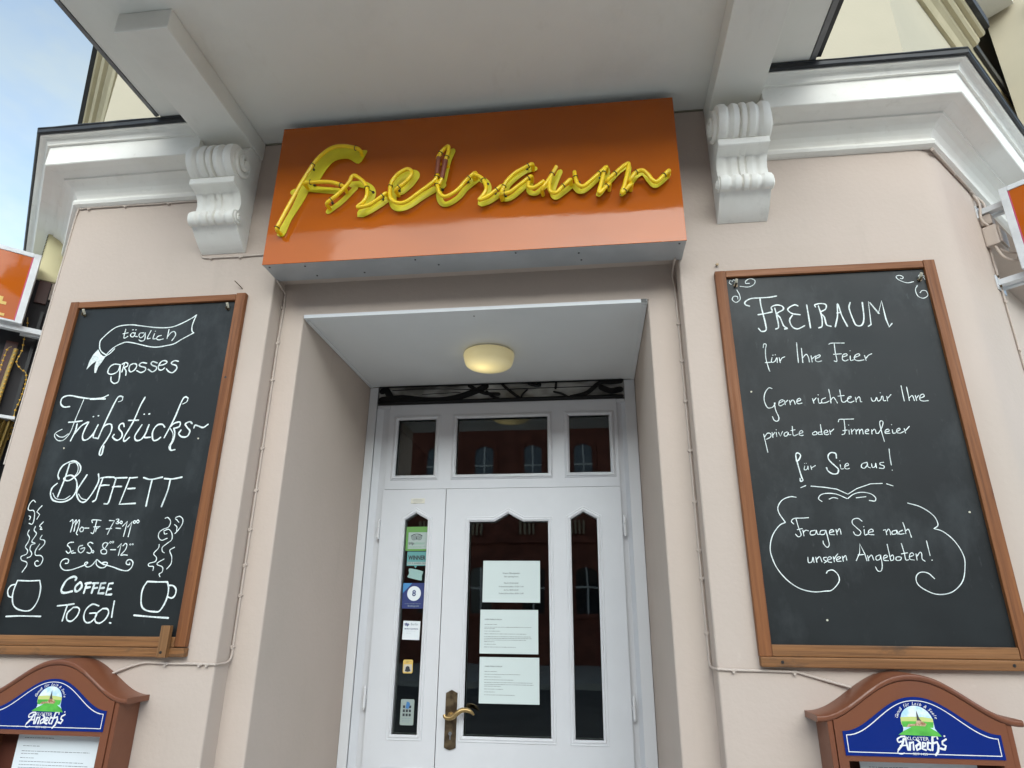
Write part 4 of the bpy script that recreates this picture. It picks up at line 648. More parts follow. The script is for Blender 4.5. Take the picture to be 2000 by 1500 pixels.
for ln in TUBES.strip().split('\n'):
    kd, pts = ln.split('|'); P = [Vector((OX + float(a) / 1000, YT, OZ + float(c) / 1000)) for a, c in (q.split(',') for q in pts.split())]
    Q = catmull(P, 7); L = sum((a - b).length for a, b in zip(Q, Q[1:]))
    if kd == 'tube' and L > .12:                  # both ends dive back into the plate
        e0 = Q[0].copy(); e1 = Q[-1].copy(); d0 = (Q[0] - Q[1]).normalized(); d1 = (Q[-1] - Q[-2]).normalized()
        Q = [Vector((e0.x + d0.x * .006, YS - .002, e0.z + d0.z * .006)), Vector((e0.x + d0.x * .009, YT + .014, e0.z + d0.z * .009)), Vector((e0.x + d0.x * .006, YT + .004, e0.z + d0.z * .006))] + Q + [Vector((e1.x + d1.x * .006, YT + .004, e1.z + d1.z * .006)), Vector((e1.x + d1.x * .009, YT + .014, e1.z + d1.z * .009)), Vector((e1.x + d1.x * .006, YS - .002, e1.z + d1.z * .006))]
        for fr in ((.06, .5, .94) if L > .45 else (.2, .85)):
            i = max(3, min(len(Q) - 5, int(fr * len(Q)))); ties.append((Q[i], (Q[i + 1] - Q[i - 1]).normalized()))
    bm = bmesh.new(); tube(bm, Q, .0085 if kd == 'tube' else .0105, 12); obj('neon_tube' if kd == 'tube' else 'blocked_tube', bm, kd, sg, True, 60)
for p, d in ties:                                  # black wire ties round the tube, held by a stud on the plate
    n = Vector((0, 1, 0)).cross(d).normalized(); bm = bmesh.new()
    tube(bm, [p + (n * math.cos(a) + Vector((0, 1, 0)) * math.sin(a)) * .0108 for a in [k * math.pi / 7 - math.pi for k in range(15)]], .0016, 5)
    f = p + n * .016 * (1 if n.z > 0 else -1); f.y = YS - .010; tube(bm, [p + Vector((0, .009, 0)), f], .0018, 5); disc(bm, (f.x, YS - .008, f.z), .0058, 'y', .006, 10); obj('tube_holder', bm, 'black', sg, True)

# ================================================================ CHALKBOARDS
def chalkboard(cx, x0, x1, zt, ix0, ix1, data, label, clip):
    t = thing('chalkboard', (cx, 0, 1.5), label, 'chalkboard', 'chalkboards beside the door')
    zb, ib, it = 1.4859, 1.522, zt - .031
    nbox('slate', 'board', t, ix0 - .01, ix1 + .01, -.0115, -.002, ib - .01, it + .01)
    jit = lambda a: (lambda x, y, z: (x + .0012 * math.sin(z * 4 + a), y + .0006 * math.sin(z * 9 + x * 7 + a), z + .0012 * math.sin(x * 5 + a)))
    nbox('frame_upright', 'wood_v', t, x0, ix0, -.026, -.0018, zb, zt, bev=.003, fn=jit(1)); nbox('frame_upright', 'wood_v', t, ix1, x1, -.026, -.0018, zb + .001, zt + .002, bev=.003, fn=jit(2.2))
    nbox('frame_rail', 'wood_h', t, ix0 + .0006, ix1 - .0006, -.0248, -.0018, it, zt - .001, bev=.0025); nbox('frame_rail', 'wood_b', t, ix0 + .0006, ix1 - .0006, -.0248, -.0018, zb, ib, bev=.0025)
    nbox('ledge', 'wood_b', t, x0 + .002, x1 + (.004 if clip else -.004), -.0300, -.0018, 1.453, zb - .0012, bev=.004)
    def hole(x, y, z): bm = bmesh.new(); disc(bm, (x, y, z), .0052, 'y', .001, 12); obj('screw_hole', bm, 'black', t)
    hole(x0 + .07, -.0305, 1.469); hole(x1 - .07, -.0305, 1.469)
    if clip:
        nbox('wood_clip', 'wood_c', t, -1.424, -1.388, -.050, -.0305, 1.452, 1.562, bev=.002); hole(-1.408, -.0505, 1.470); hole(-1.358, -.0262, 2.555)
    k = 0
    for ln in data.strip().split('\n'):
        kd, wd, ss = ln.split('|'); bm = bmesh.new(); wd = float(wd) / 1000
        for fl, P in parse(ss):
            P = [(cx + a, 1.5 + c) for a, c in P]; k += 1; yy = -.0116 - (k % 12) * .00005
            if 'F' in fl: fill(bm, P, yy, th=.0006)
            else: stroke(bm, P, wd * (.55 if 't' in fl else 1), yy, corner='c' in fl)
        obj({'word': 'chalk_word', 'drawing': 'chalk_drawing', 'ribbon_banner': 'chalk_banner'}[kd], bm, 'chalk', t, True, 60)
    return t
cL = chalkboard(-1.76, -2.190, -1.3330, 2.958, -2.148, -1.377, CHALK_LEFT, 'left chalkboard advertising a daily breakfast buffet and coffee to go', True)
cR = chalkboard(1.137, .7134, 1.5594, 2.9464, .756, 1.5165, CHALK_RIGHT, 'right chalkboard offering the room for private or company parties', False)
# bits of old chalk and plaster specks on the slates, and the dried smear marks
for t, pts in ((cL, ((-2.045, 2.262), (-1.44, 2.29))), (cR, ((1.475, 1.955), (.95, 1.60), (.80, 2.42)))):
    bm = bmesh.new()
    for x, z in pts: disc(bm, (x, -.0125, z), .0035, 'y', .002, 7)
    obj('speck', bm, 'peg_cream', t)
# small wooden pegs with black hooks that hold each slate
for n, (x, z, lb) in enumerate(((-2.113, 2.900, 'small cream wooden peg in the top left corner of the breakfast chalkboard'), (-1.410, 2.896, 'small cream wooden peg in the top right corner of the breakfast chalkboard'), (.793, 2.886, 'small cream wooden peg in the top left corner of the party chalkboard'), (1.496, 2.872, 'small cream wooden peg in the top right corner of the party chalkboard'))):
    t = thing('wooden_peg', (x, -.012, z), lb, 'peg', 'pegs in the corners of the chalkboards')
    bm = bmesh.new(); tube(bm, [(x, -.016, z - .002), (x + .002, -.032, z + .014)], .0055, 9); obj('stub', bm, 'peg_cream', t, True)
    bm = bmesh.new(); tube(bm, [(x - .002, -.012, z - .008), (x - .003, -.026, z - .010), (x, -.030, z - .002)], .004, 8); disc(bm, (x - .001, -.014, z - .006), .008, 'y', .003, 12); obj('hook', bm, 'bronze', t, True)

# ================================================================ MENU CASES
def roofz(u):      # u = -1..1 over the width of the roof: height of the ogee
    a = abs(u); return .121 * (.5 + .5 * math.cos(math.pi * min(1, (a * 1.02) ** 1.08)))
def menucase(cx, label, full):
    t = thing('menu_case', (cx, 0, .55), label, 'menu case', 'arched menu cases below the chalkboards')
    ZR, HW, YF = 1.318, .262, -.118
    bm = bmesh.new(); n = 40; U = [-1 + 2 * k / n for k in range(n + 1)]
    front = []; 
    sec = lambda: [(-.001, -.012), (-.115, -.012), (-.119, -.011), (-.1225, -.007), (-.124, -.001), (-.1225, .004), (-.118, .007), (-.001, .007)]
    R = []
    for u in U:
        z = ZR + roofz(u); R.append([bm.verts.new((cx + u * .292, y, z + dz)) for y, dz in sec()])
    for a, b in zip(R, R[1:]):
        for k in range(len(a)): j = (k + 1) % len(a); bm.faces.new((a[k], a[j], b[j], b[k]))
    bm.faces.new(R[0]); bm.faces.new(R[-1][::-1]); obj('roof', bm, 'menu', t, True, 35)
    top = [(cx + u * .292, ZR + roofz(u) - .013) for u in U if abs(u) * .292 <= HW - .022]
    ow, oz = .236, 1.204
    outer = [(cx - HW + .018, .60), (cx + HW - .018, .60), (cx + HW - .018, top[-1][1] - .001)] + top[::-1] + [(cx - HW + .018, top[0][1] - .001)]
    bm = bmesh.new(); plate_holes(bm, outer, [[(cx - ow + .02, .66), (cx + ow - .02, .66), (cx + ow - .02, oz), (cx - ow + .02, oz)]], YF, YF + .016); obj('door_frame', bm, 'menu', t)
    for s in (-1, 1): nbox('side', 'menu', t, *sorted((cx + s * HW, cx + s * (HW - .0165))), YF + .003, -.0015, .60, ZR + .002, bev=.003)
    nbox('back', 'menud', t, cx - HW + .017, cx + HW - .017, -.014, -.002, .6, ZR - .01); nbox('floor_board', 'menu', t, cx - HW + .017, cx + HW - .017, YF + .017, -.0145, .60, .62)
    nbox('top_board', 'menud', t, cx - HW + .017, cx + HW - .017, YF + .017, -.0145, 1.212, 1.222)
    # blue enamel panel
    w = .223; arch = lambda m, zz: [(cx + u * (w - m), 1.284 - m * .6 + (1.382 - 1.284) * (.5 + .5 * math.cos(math.pi * abs(u) ** 1.08)) - m * .4) for u in [1 - 2 * k / 36 for k in range(37)]]
    def shape(m): return [(cx - w + m, 1.219 + m), (cx + w - m, 1.219 + m)] + arch(m, 0)
    bm = bmesh.new(); fill(bm, shape(0), YF - .0003, th=.002); pn = obj('emblem_panel', bm, 'blue', t)
    y = YF - .0023
    bm = bmesh.new(); a, b = shape(.009), shape(.0112); A = [bm.verts.new((p[0], y - .0005, p[1])) for p in a]; B = [bm.verts.new((p[0], y - .0005, p[1])) for p in b]
    for i in range(len(A)): j = (i + 1) % len(A); bm.faces.new((A[i], A[j], B[j], B[i]))
    obj('border_line', bm, 'white_print', pn)
    # bell-shaped picture of a monastery on a hill
    c0 = (cx - .004, 1.314); bell = [(c0[0] + .046 * math.cos(a), c0[1] + .044 * math.sin(a)) for a in [k * math.pi / 18 for k in range(19)]]
    pic = [(cx - .050, 1.2825), (cx + .054, 1.2795), (cx + .043, 1.297)] + bell + [(cx - .046, 1.296)]
    bm = bmesh.new(); fill(bm, pic, y, th=.0004); obj('picture', bm, 'sky_print', pn)
    bm = bmesh.new(); fill(bm, [(c0[0] - .0455, 1.306), (c0[0] + .0455, 1.306), (c0[0] + .046, 1.324), (c0[0] + .02, 1.3275), (c0[0] - .015, 1.328), (c0[0] - .0455, 1.326)], y - .0004, th=.0003); obj('picture', bm, 'field_print', pn)
    bm = bmesh.new(); fill(bm, [(cx - .0635, 1.2785), (cx + .058, 1.2765), (cx + .050, 1.287), (cx + .030, 1.299), (cx + .008, 1.303), (cx - .020, 1.301), (cx - .045, 1.290)], y - .0007, th=.0003); fill(bm, [(c0[0] - .043, 1.30), (c0[0] + .043, 1.299), (c0[0] + .0455, 1.314), (c0[0] + .01, 1.316), (c0[0] - .0445, 1.315)], y - .0007, th=.0002); obj('picture', bm, 'green_print', pn)
    bm = bmesh.new(); fill(bm, [(cx - .038, 1.299), (cx - .030, 1.308), (cx - .010, 1.3085), (cx - .006, 1.316), (cx + .004, 1.322), (cx + .012, 1.315), (cx + .022, 1.309), (cx + .016, 1.3025), (cx - .012, 1.304)], y - .0011, th=.0003); obj('picture', bm, 'roof_print', pn)
    bm = bmesh.new(); fill(bm, [(cx - .004, 1.318), (cx + .007, 1.318), (cx + .003, 1.327), (cx - .001, 1.346), (cx - .003, 1.328)], y - .0014, th=.0002); obj('picture', bm, 'spire_print', pn)
    bm = bmesh.new(); k = 0
    for fl, P in parse(BLACKLETTER):
        P = [(cx + a, 1.2 + c - .0015) for a, c in P]; k += 1; stroke(bm, P, .0028 if 't' in fl else (.0058 if 'c' in fl else .0040), y - .0001 * (k % 5), corner='c' in fl, thick=.0004)
    obj('lettering', bm, 'white_print', pn)
    for word, z, sz, sx in (('KLOSTER', 1.2688, .0135, 1.15), ('SEIT 1455', 1.2285, .0085, 1.2)): text('lettering', word, sz, cx - .012, z, y - .0012, 'white_print', pn, sx=sx)
    s_ = 'Genuß für Leib & Seele'; 
    for i, c in enumerate(s_):
        a = math.radians(163 - 146 * i / (len(s_) - 1)); R_ = .058
        if c != ' ': text('lettering', c, .0125, cx - .004 + R_ * math.cos(a), 1.312 + .0515 * math.sin(a), y - .0006, 'white_print', pn, rot=a - math.pi / 2, shear=.3)
    return t
def lines(par, x0, z0, w, rows, mt='ink', y=-.05, seed=1, fn=None, h=.0013):
    rnd = random.Random(seed); bm = bmesh.new()
    for z, frac in rows:
        x = x0; e = x0 + w * frac
        while x < e - .002:
            l = rnd.uniform(.004, .015); l = min(l, e - x); hh = h * rnd.uniform(.85, 1.25); box(bm, x, x + l, y - .0002, y, z0 - z - hh / 2, z0 - z + hh / 2); x += l + .0022
    o = obj('print', bm, mt, par); o['kind'] = 'stuff'; return o
mL = menucase(-1.744, 'red-brown menu case on the left wall, its printed sheet showing behind the glass', True)
mR = menucase(1.132, 'red-brown menu case on the right wall under the party chalkboard', False)
def sheet(x0, x1, z0, z1, y, label, cat='notice', group=None, tilt=0, mt='paper'):
    t = thing('paper_notice', ((x0 + x1) / 2, y, (z0 + z1) / 2), label, cat, group)
    bm = bmesh.new(); cx, cz = (x0 + x1) / 2, (z0 + z1) / 2
    box(bm, x0, x1, y, y + .0006, z0, z1, fn=lambda X, Y, Z: (cx + (X - cx) * math.cos(tilt) - (Z - cz) * math.sin(tilt), Y, cz + (X - cx) * math.sin(tilt) + (Z - cz) * math.cos(tilt))); obj('sheet', bm, mt, t); return t
t = sheet(-1.885, -1.560, .76, 1.2035, -.060, 'white printed menu sheet hanging in the left menu case', 'menu sheet', mt='sticker_white')
lines(t, -1.860, 1.195, .27, [(.010, .42), (.036, .24), (.052, .97), (.060, .25), (.073, .20), (.084, .92), (.094, .98), (.103, .95), (.112, .9), (.125, .5)], y=-.0602, seed=3)
t = sheet(.965, 1.30, .76, 1.2030, -.060, 'white sheet just showing at the bottom edge in the right menu case', 'menu sheet', mt='sticker_white')
lines(t, .99, 1.190, .27, [(.010, .42), (.036, .24), (.052, .97)], y=-.0602, seed=4)

# ================================================================ NOTICES AND STICKERS ON THE DOOR GLASS
YP = DY + .0135
grp = 'paper notices on the door glass'
t = sheet(-.399, -.098, 1.673, 1.881, YP, 'top paper notice on the door glass with centred opening hours', group=grp, tilt=-.004)
for k, (tx, z) in enumerate((('Unsere Öffnungszeiten', 1.818), ('Our opening hours', 1.801), ('Mo-Fr: 07:30-22:00', 1.768), ('Frühstück/breakfast: 07:30-11:00', 1.751), ('Sa+So: 08:00-22:00', 1.734), ('Frühstück/breakfast: 08:00-12:00', 1.717))):
    text('print', tx, .0098, -.249, z, YP - .0003, 'ink', t)
t = sheet(-.408, -.109, 1.428, 1.637, YP, 'middle paper notice on the door glass, full of small print', group=grp)
text('print', 'UNSER FREIRAUM BERLIN', .0078, -.385, 1.590, YP - .0003, 'ink', t, 'LEFT')
lines(t, -.385, 1.590, .245, [(.024, .27), (.037, .98), (.044, .22), (.056, .33), (.069, .88), (.082, .97), (.090, 1), (.098, .88), (.106, .22), (.118, .25), (.131, .66)], y=YP - .0002, seed=5, h=.0015)
t = sheet(-.406, -.105, 1.201, 1.412, YP, 'lowest paper notice on the door glass, full of small print', group=grp)
text('print', 'UNSER FREIRAUM BERLIN', .0078, -.380, 1.369, YP - .0003, 'ink', t, 'LEFT')
lines(t, -.380, 1.369, .245, [(.023, .25), (.036, .73), (.048, .34), (.061, .59), (.073, .98), (.082, 1), (.090, .34), (.103, .38), (.116, .22), (.129, .62)], y=YP - .0002, seed=6, h=.0015)
g2 = 'stickers in the narrow left door pane'
def sticker(name, label): return thing(name, (-.77, YP, 1.5), label, 'sticker', g2)
def quad(p, name, mt, x0, x1, z0, z1, k=0, bev=0, tilt=0):
    bm = bmesh.new(); y = YP - .0002 - k * .00035
    if bev:
        P = arc((x1 - bev, z1 - bev), 0, 90, bev) + arc((x0 + bev, z1 - bev), 90, 180, bev) + arc((x0 + bev, z0 + bev), 180, 270, bev) + arc((x1 - bev, z0 + bev), 270, 360, bev)
    else: P = [(x0, z0), (x1, z0), (x1, z1), (x0, z1)]
    cx, cz = (x0 + x1) / 2, (z0 + z1) / 2
    if tilt: P = [(cx + (a - cx) * math.cos(tilt) - (b - cz) * math.sin(tilt), cz + (a - cx) * math.sin(tilt) + (b - cz) * math.cos(tilt)) for a, b in P]
    fill(bm, P, y, th=.0002); return obj(name, bm, mt, p)
t = sticker('green_sticker', 'green travel sticker with a round-eyed owl emblem, topmost in the narrow pane')
quad(t, 'back', 'sticker_green', -.828, -.706, 1.934, 2.062); quad(t, 'panel', 'sticker_pale', -.815, -.710, 1.944, 2.032, 1)
bm = bmesh.new(); y = YP - .0012
for x in (-.783, -.754):
    for r_o in (.0135, .0075): ringmould(bm, [(x + (r_o - .0012) * math.cos(a), 2.005 + (r_o - .0012) * math.sin(a)) for a in [k * math.pi / 9 for k in range(18)]], [(0, y), (.0024, y)])
    disc(bm, (x, y, 2.005), .0028, 'y', .0004, 10)
stroke(bm, [(-.800, 2.012), (-.786, 2.020), (-.768, 2.023), (-.750, 2.020), (-.737, 2.012)], .003, y); fill(bm, [(-.7725, 2.000), (-.7645, 2.000), (-.7685, 1.992)], y); obj('emblem', bm, 'sticker_ink', t)
text('lettering', 'trip', .021, -.812, 1.974, YP - .001, 'sticker_ink', t, 'LEFT', bold=.0004); text('lettering', 'advisor', .021, -.7825, 1.974, YP - .001, 'sticker_green_ink', t, 'LEFT'); lines(t, -.812, 1.957, .095, [(0, 1), (.006, .8)], 'sticker_green_ink', YP - .001, 8)
t = sticker('winner_sticker', 'teal WINNER award sticker with a pillow below it in the narrow pane')
bm = bmesh.new(); fill(bm, [(-.815, 1.856), (-.774, 1.856), (-.766, 1.842), (-.758, 1.856), (-.707, 1.856), (-.707, 1.930), (-.815, 1.930)], YP - .0002); obj('back', bm, 'sticker_teal', t)
text('lettering', 'WINNER', .030, -.761, 1.897, YP - .0012, 'sticker_ink', t, sx=.78, bold=.0011); quad(t, 'panel', 'sticker_pale', -.812, -.710, 1.861, 1.876, 2.6); text('lettering', 'TOP 10 AWARDS 2015', .0125, -.761, 1.8685, YP - .0016, 'sticker_ink', t, sx=.82)
bm = bmesh.new(); fill(bm, [(q.x, q.y) for q in catmull([Vector(p) for p in ((-.802, 1.835), (-.796, 1.842), (-.765, 1.838), (-.728, 1.829), (-.722, 1.824), (-.728, 1.805), (-.727, 1.784), (-.734, 1.781), (-.765, 1.787), (-.802, 1.796), (-.806, 1.802), (-.799, 1.817))], 4, True)], YP - .0002); obj('pillow', bm, 'pillow_print', t)
t = sticker('score_sticker', 'dark blue rating sticker with the number 8 in a white circle')
quad(t, 'back', 'sticker_navy', -.828, -.708, 1.640, 1.768, 0, .006); bm = bmesh.new(); fill(bm, [(-.827, 1.767), (-.778, 1.767), (-.827, 1.716)], YP - .0006); obj('corner', bm, 'sticker_sky', t)
bm = bmesh.new(); disc(bm, (-.765, YP - .0012, 1.715), .037, 'y', .0006, 32); obj('circle', bm, 'sticker_white', t); text('lettering', '8', .042, -.765, 1.715, YP - .0018, 'sticker_navy', t, bold=.001)
lines(t, -.812, 1.664, .09, [(0, 1)], 'sticker_pale', YP - .001, 9, h=.001); text('lettering', 'Booking.com', .0115, -.765, 1.653, YP - .0012, 'sticker_pale', t)
t = sticker('white_sticker', 'square white sticker headed tip in the narrow door pane')
quad(t, 'back', 'sticker_white', -.814, -.723, 1.488, 1.579, tilt=-.02); text('lettering', 'tip', .019, -.806, 1.563, YP - .0008, 'sticker_navy', t, 'LEFT', bold=.0009, sx=1.25); text('lettering', 'Berlin', .017, -.774, 1.563, YP - .0008, 'grey_ink', t, 'LEFT'); text('lettering', 'Berliner Speisekarte', .0088, -.769, 1.541, YP - .0008, 'sticker_navy', t, bold=.0002); lines(t, -.795, 1.530, .05, [(0, 1), (.010, .5)], 'grey_ink', YP - .0006, 3, h=.0008)
t = sticker('yellow_sticker', 'small yellow sticker with rounded corners and a dark blob printed on it')
quad(t, 'back', 'sticker_yellow', -.801, -.750, 1.330, 1.394, 0, .007); quad(t, 'panel', 'pale_print', -.797, -.754, 1.336, 1.372, 1, .004)
bm = bmesh.new(); disc(bm, (-.776, YP - .0012, 1.353), .011, 'y', .0004, 14); fill(bm, [(-.790, 1.341), (-.775, 1.337), (-.760, 1.341), (-.765, 1.352), (-.786, 1.352)], YP - .0011); obj('print', bm, 'sticker_ink', t); lines(t, -.786, 1.387, .026, [(0, 1), (.007, .6)], 'ink', YP - .001, 2, h=.0014)
t = sticker('alarm_sticker', 'grey-green alarm sticker with blue hand over a keypad, lowest in the pane')
quad(t, 'back', 'sticker_grey', -.800, -.731, 1.096, 1.212, 0, .006); bm = bmesh.new()
for r_ in range(3):
    for c_ in range(3): box(bm, -.788 + c_ * .0155, -.777 + c_ * .0155, YP - .0012, YP - .0006, 1.172 - r_ * .018, 1.184 - r_ * .018)
obj('keypad', bm, 'sticker_ink', t); bm = bmesh.new(); fill(bm, [(-.774, 1.172), (-.760, 1.168), (-.752, 1.190), (-.757, 1.199), (-.770, 1.202)], YP - .0014); obj('hand', bm, 'sticker_blue', t); lines(t, -.790, 1.126, .048, [(0, 1), (.009, .9), (.015, .8)], 'grey_ink', YP - .0008, 5)

# ================================================================ CABLES
def cable(label, pts, clips, r=.0045, curve=True, mt='cable', name='cable', cat='cable'):
    P = [Vector(p) for p in pts]; t = thing(name, tuple(P[0]), label, cat)
    ntube('lead', mt, t, catmull(P, 5) if curve else P, r, 8)
    for q in clips:
        q = Vector(q[:3]); bm = bmesh.new(); box(bm, q.x - .009, q.x + .009, q.y - .004, q.y + .006, q.z - .0045, q.z + .0045, bev=.002); box(bm, q.x - .005, q.x + .003, q.y - .0075, q.y + .005, q.z - .010, q.z - .004, bev=.001); obj('clip', bm, mt, t)
    return t
yc = RC - .0055; xl = A1 + .0085
cable('painted cable running down the left corner of the porch recess to the left menu case', [(-1.195, -.02, 3.018), (-1.205, .05, 3.015), (-1.222 + .012, yc, 3.03 - .02), (xl + .004, yc, 2.95), (xl, yc, 2.76), (xl + .001, yc, 2.45), (xl, yc, 1.80), (xl, yc, 1.50), (xl + .001, yc, 1.462), (xl, yc - .01, 1.440), (xl - .002, yc - .035, 1.431), (A1 + .004, .03, 1.430), (A1 + .002, -.002, 1.430), (A1 - .006, -.0055, 1.430), (-1.30, -.0055, 1.431), (-1.40, -.0055, 1.430), (-1.486, -.0055, 1.432), (-1.537, -.006, 1.421), (-1.575, -.008, 1.408), (-1.615, -.012, 1.392)],
      [(xl, yc, z) for z in (2.76, 2.58, 2.94, 2.27, 2.09, 1.93, 1.79, 1.675, 1.488)] + [(-1.245, -.0055, 1.430), (-1.274, -.0055, 1.430), (-1.408, -.0055, 1.430)])
xr = A2 - .0085
cable('painted cable running down the right corner of the porch recess to the right menu case', [(.560, -.02, 3.018), (.561, .04, 3.015), (.561, yc, 3.00), (.566, yc, 2.94), (xr, yc, 2.77), (xr, yc, 2.42), (xr - .001, yc, 1.74), (xr, yc, 1.56), (xr, yc, 1.47), (xr + .001, yc - .01, 1.447), (xr + .003, .03, 1.443), (A2 + .001, -.003, 1.443), (A2 + .008, -.0055, 1.443), (.629, -.0055, 1.441), (.72, -.0055, 1.4405), (.824, -.0055, 1.438), (.85, -.0055, 1.433), (.92, -.006, 1.414), (.991, -.012, 1.396)],
      [(xr, yc, z) for z in (2.77, 2.60, 2.425, 2.22, 2.02, 1.84, 1.74, 1.555)] + [(.629, -.0055, 1.441), (.824, -.0055, 1.438)])
cable('thin pale cable under the left cornice above the breakfast chalkboard', [(WL - .005, .001, 2.2), (WL - .003, -.001, 3.2), (WL + .002, -.0045, 3.478), (WL + .02, -.0055, 3.492), (-2.252, -.0055, 3.495), (-2.056, -.0055, 3.4945), (-1.9, -.0055, 3.492), (-1.826, -.0055, 3.4935), (-1.705, -.0055, 3.493), (-1.605, -.0055, 3.492)], [(-2.252, -.0055, 3.493), (-2.056, -.0055, 3.493), (-1.826, -.0055, 3.491), (-1.66, -.0055, 3.492)], r=.004)
cable('thin pale cable along the foot of the left scroll bracket', [(-1.602, -.0055, 3.215), (-1.600, -.0055, 3.185), (-1.585, -.0055, 3.170), (-1.55, -.0055, 3.166), (-1.4, -.0055, 3.164), (-1.30, -.0055, 3.166), (-1.203, -.0055, 3.168)], [(-1.544, -.0055, 3.165), (-1.40, -.0055, 3.163)], r=.004)
t = thing('nail', (-1.37, 0, 3.0), 'bent rusty nail sticking out above the breakfast chalkboard', 'nail'); ntube('shaft', 'bronze', t, [(-1.366, 0, 2.995), (-1.374, -.018, 3.004), (-1.392, -.030, 3.022)], .002, 6)
t = thing('screw_head', (.73, 0, 2.986), 'dark screw head in the wall above the left corner of the party chalkboard', 'screw'); bm = bmesh.new(); tube(bm, [(.73, .002, 2.986), (.73, -.012, 2.984)], .004, 8); disc(bm, (.73, -.012, 2.984), .006, 'y', .004, 10); obj('head', bm, 'bronze', t)

# ================================================================ SIDE SIGNS (stand out at right angles from the slanted walls)
def sidesign(s, label, z0, z1):
    T = .45; t = thing('projecting_sign', ch(s, T, .4, z0), label, 'sign', 'orange box signs on brackets')
    F = lambda x, y, z: ch(s, T + y, x, z)                    # x = out from wall, y = depth behind the face
    fr = .030; a, b = .104, .78
    nbox('box', 'alu', t, a, b, .004, .13, z0, z1, bev=.003, fn=F)
    for q in ((a, a + fr, z0, z1), (b - fr, b, z0, z1)): nbox('frame_side', 'alu', t, q[0], q[1], -.004, .0035, q[2], q[3], bev=.002, fn=F)
    for q in ((z1 - fr * .8, z1), (z0, z0 + fr * .35)): nbox('frame_side', 'alu', t, a + fr + .0005, b - fr - .0005, -.004, .0035, q[0], q[1], bev=.002, fn=F)
    nbox('face', 'orange', t, a + fr + .0005, b - fr - .0005, .000, .0034, z0 + fr * .35 + .0005, z1 - fr * .8 - .0005, fn=F)
    nbox('edge_line', 'magenta', t, a + fr + .001, a + fr + .0055, -.0012, -.0002, z0 + fr * .35 + .001, z1 - fr * .8 - .001, fn=F)
    for z in ((z1 - .055, z0 - .012) if s > 0 else (z0 - .012,)):
        nbox('bracket_arm', 'alu', t, -.004, a + .25, .03, .065, z - .014, z + .014, bev=.002, fn=F) if z < z0 else nbox('bracket_arm', 'alu', t, -.004, a - .001, .03, .065, z - .014, z + .014, bev=.002, fn=F)
        nbox('bracket_arm', 'alu', t, .001, a - .0015, .09, .115, z - .012, z + .012, bev=.002, fn=F)
        nbox('wall_plate', 'alu', t, .0005, .006, .015, .125, z - .035, z + .035, bev=.001, fn=F)
        bm = bmesh.new(); 
        for dz in (-.024, .024): 
            c = Vector(F(.010, .022, z + dz)); tube(bm, [c, Vector(F(.017, .022, z + dz))], .006, 8)
        obj('bolt', bm, 'bronze', t)
    return t, F
t, F = sidesign(-1, 'orange box sign with yellow letter ends at the left edge of the house', 3.0, 3.405)
for a, b, c, d in ((.188, .245, 3.084, 3.100), (.182, .245, 3.022, 3.036), (.206, .222, 3.1005, 3.125)): nbox('lettering', 'sticker_yellow', t, a, b, -.0016, -.0006, c, d, fn=F)
sidesign(1, 'orange box sign with white frame at the right edge of the house', 3.03, 3.44)
# junction box and wires behind the right sign
def P1(t_, p, z): return ch(1, t_, p, z)
jb = thing('junction_box', P1(.49, 0, 3.28), 'grubby beige junction box with looping cables behind the right orange sign', 'junction box')
nbox('box', 'cable', jb, .475, .60, 0.001, .055, 3.20, 3.30, bev=.006, fn=lambda x, y, z: P1(x, y, z)); nbox('lid', 'cable', jb, .485, .59, .0555, .064, 3.21, 3.29, bev=.003, fn=lambda x, y, z: P1(x, y, z))
nbox('box', 'cable', jb, .49, .545, .001, .045, 3.315, 3.37, bev=.005, fn=lambda x, y, z: P1(x, y, z))
for pts in ([(.47, .006, 3.48), (.475, .02, 3.42), (.47, .012, 3.34), (.49, .03, 3.30)], [(.50, .01, 3.48), (.505, .03, 3.43), (.51, .025, 3.37)], [(.49, .03, 3.20), (.48, .05, 3.13), (.50, .085, 3.10), (.53, .10, 3.14), (.54, .11, 3.19)], [(.52, .03, 3.20), (.51, .06, 3.16), (.53, .09, 3.15), (.55, .11, 3.17)]):
    ntube('lead', 'cable', jb, catmull([P1(*q) for q in pts], 6), .006, 8)
cable('painted cable dropping down the slanted wall edge below the right orange sign', [P1(.505, .006, z) for z in (3.20, 3.05, 2.9, 2.7, 2.4, 2.0, 1.2)], [P1(.505, .008, z) for z in (2.93, 2.70, 2.42)], r=.005, curve=False)
cable('painted pipe along the slanted right cornice to the junction box', [(WR + .004, -.010, 3.489), P1(.1, .008, 3.489), P1(.25, .008, 3.489), P1(.40, .008, 3.489), P1(.48, .009, 3.484), P1(.50, .010, 3.46)], [P1(.25, .006, 3.489), P1(.44, .006, 3.487)], r=.007, curve=False)

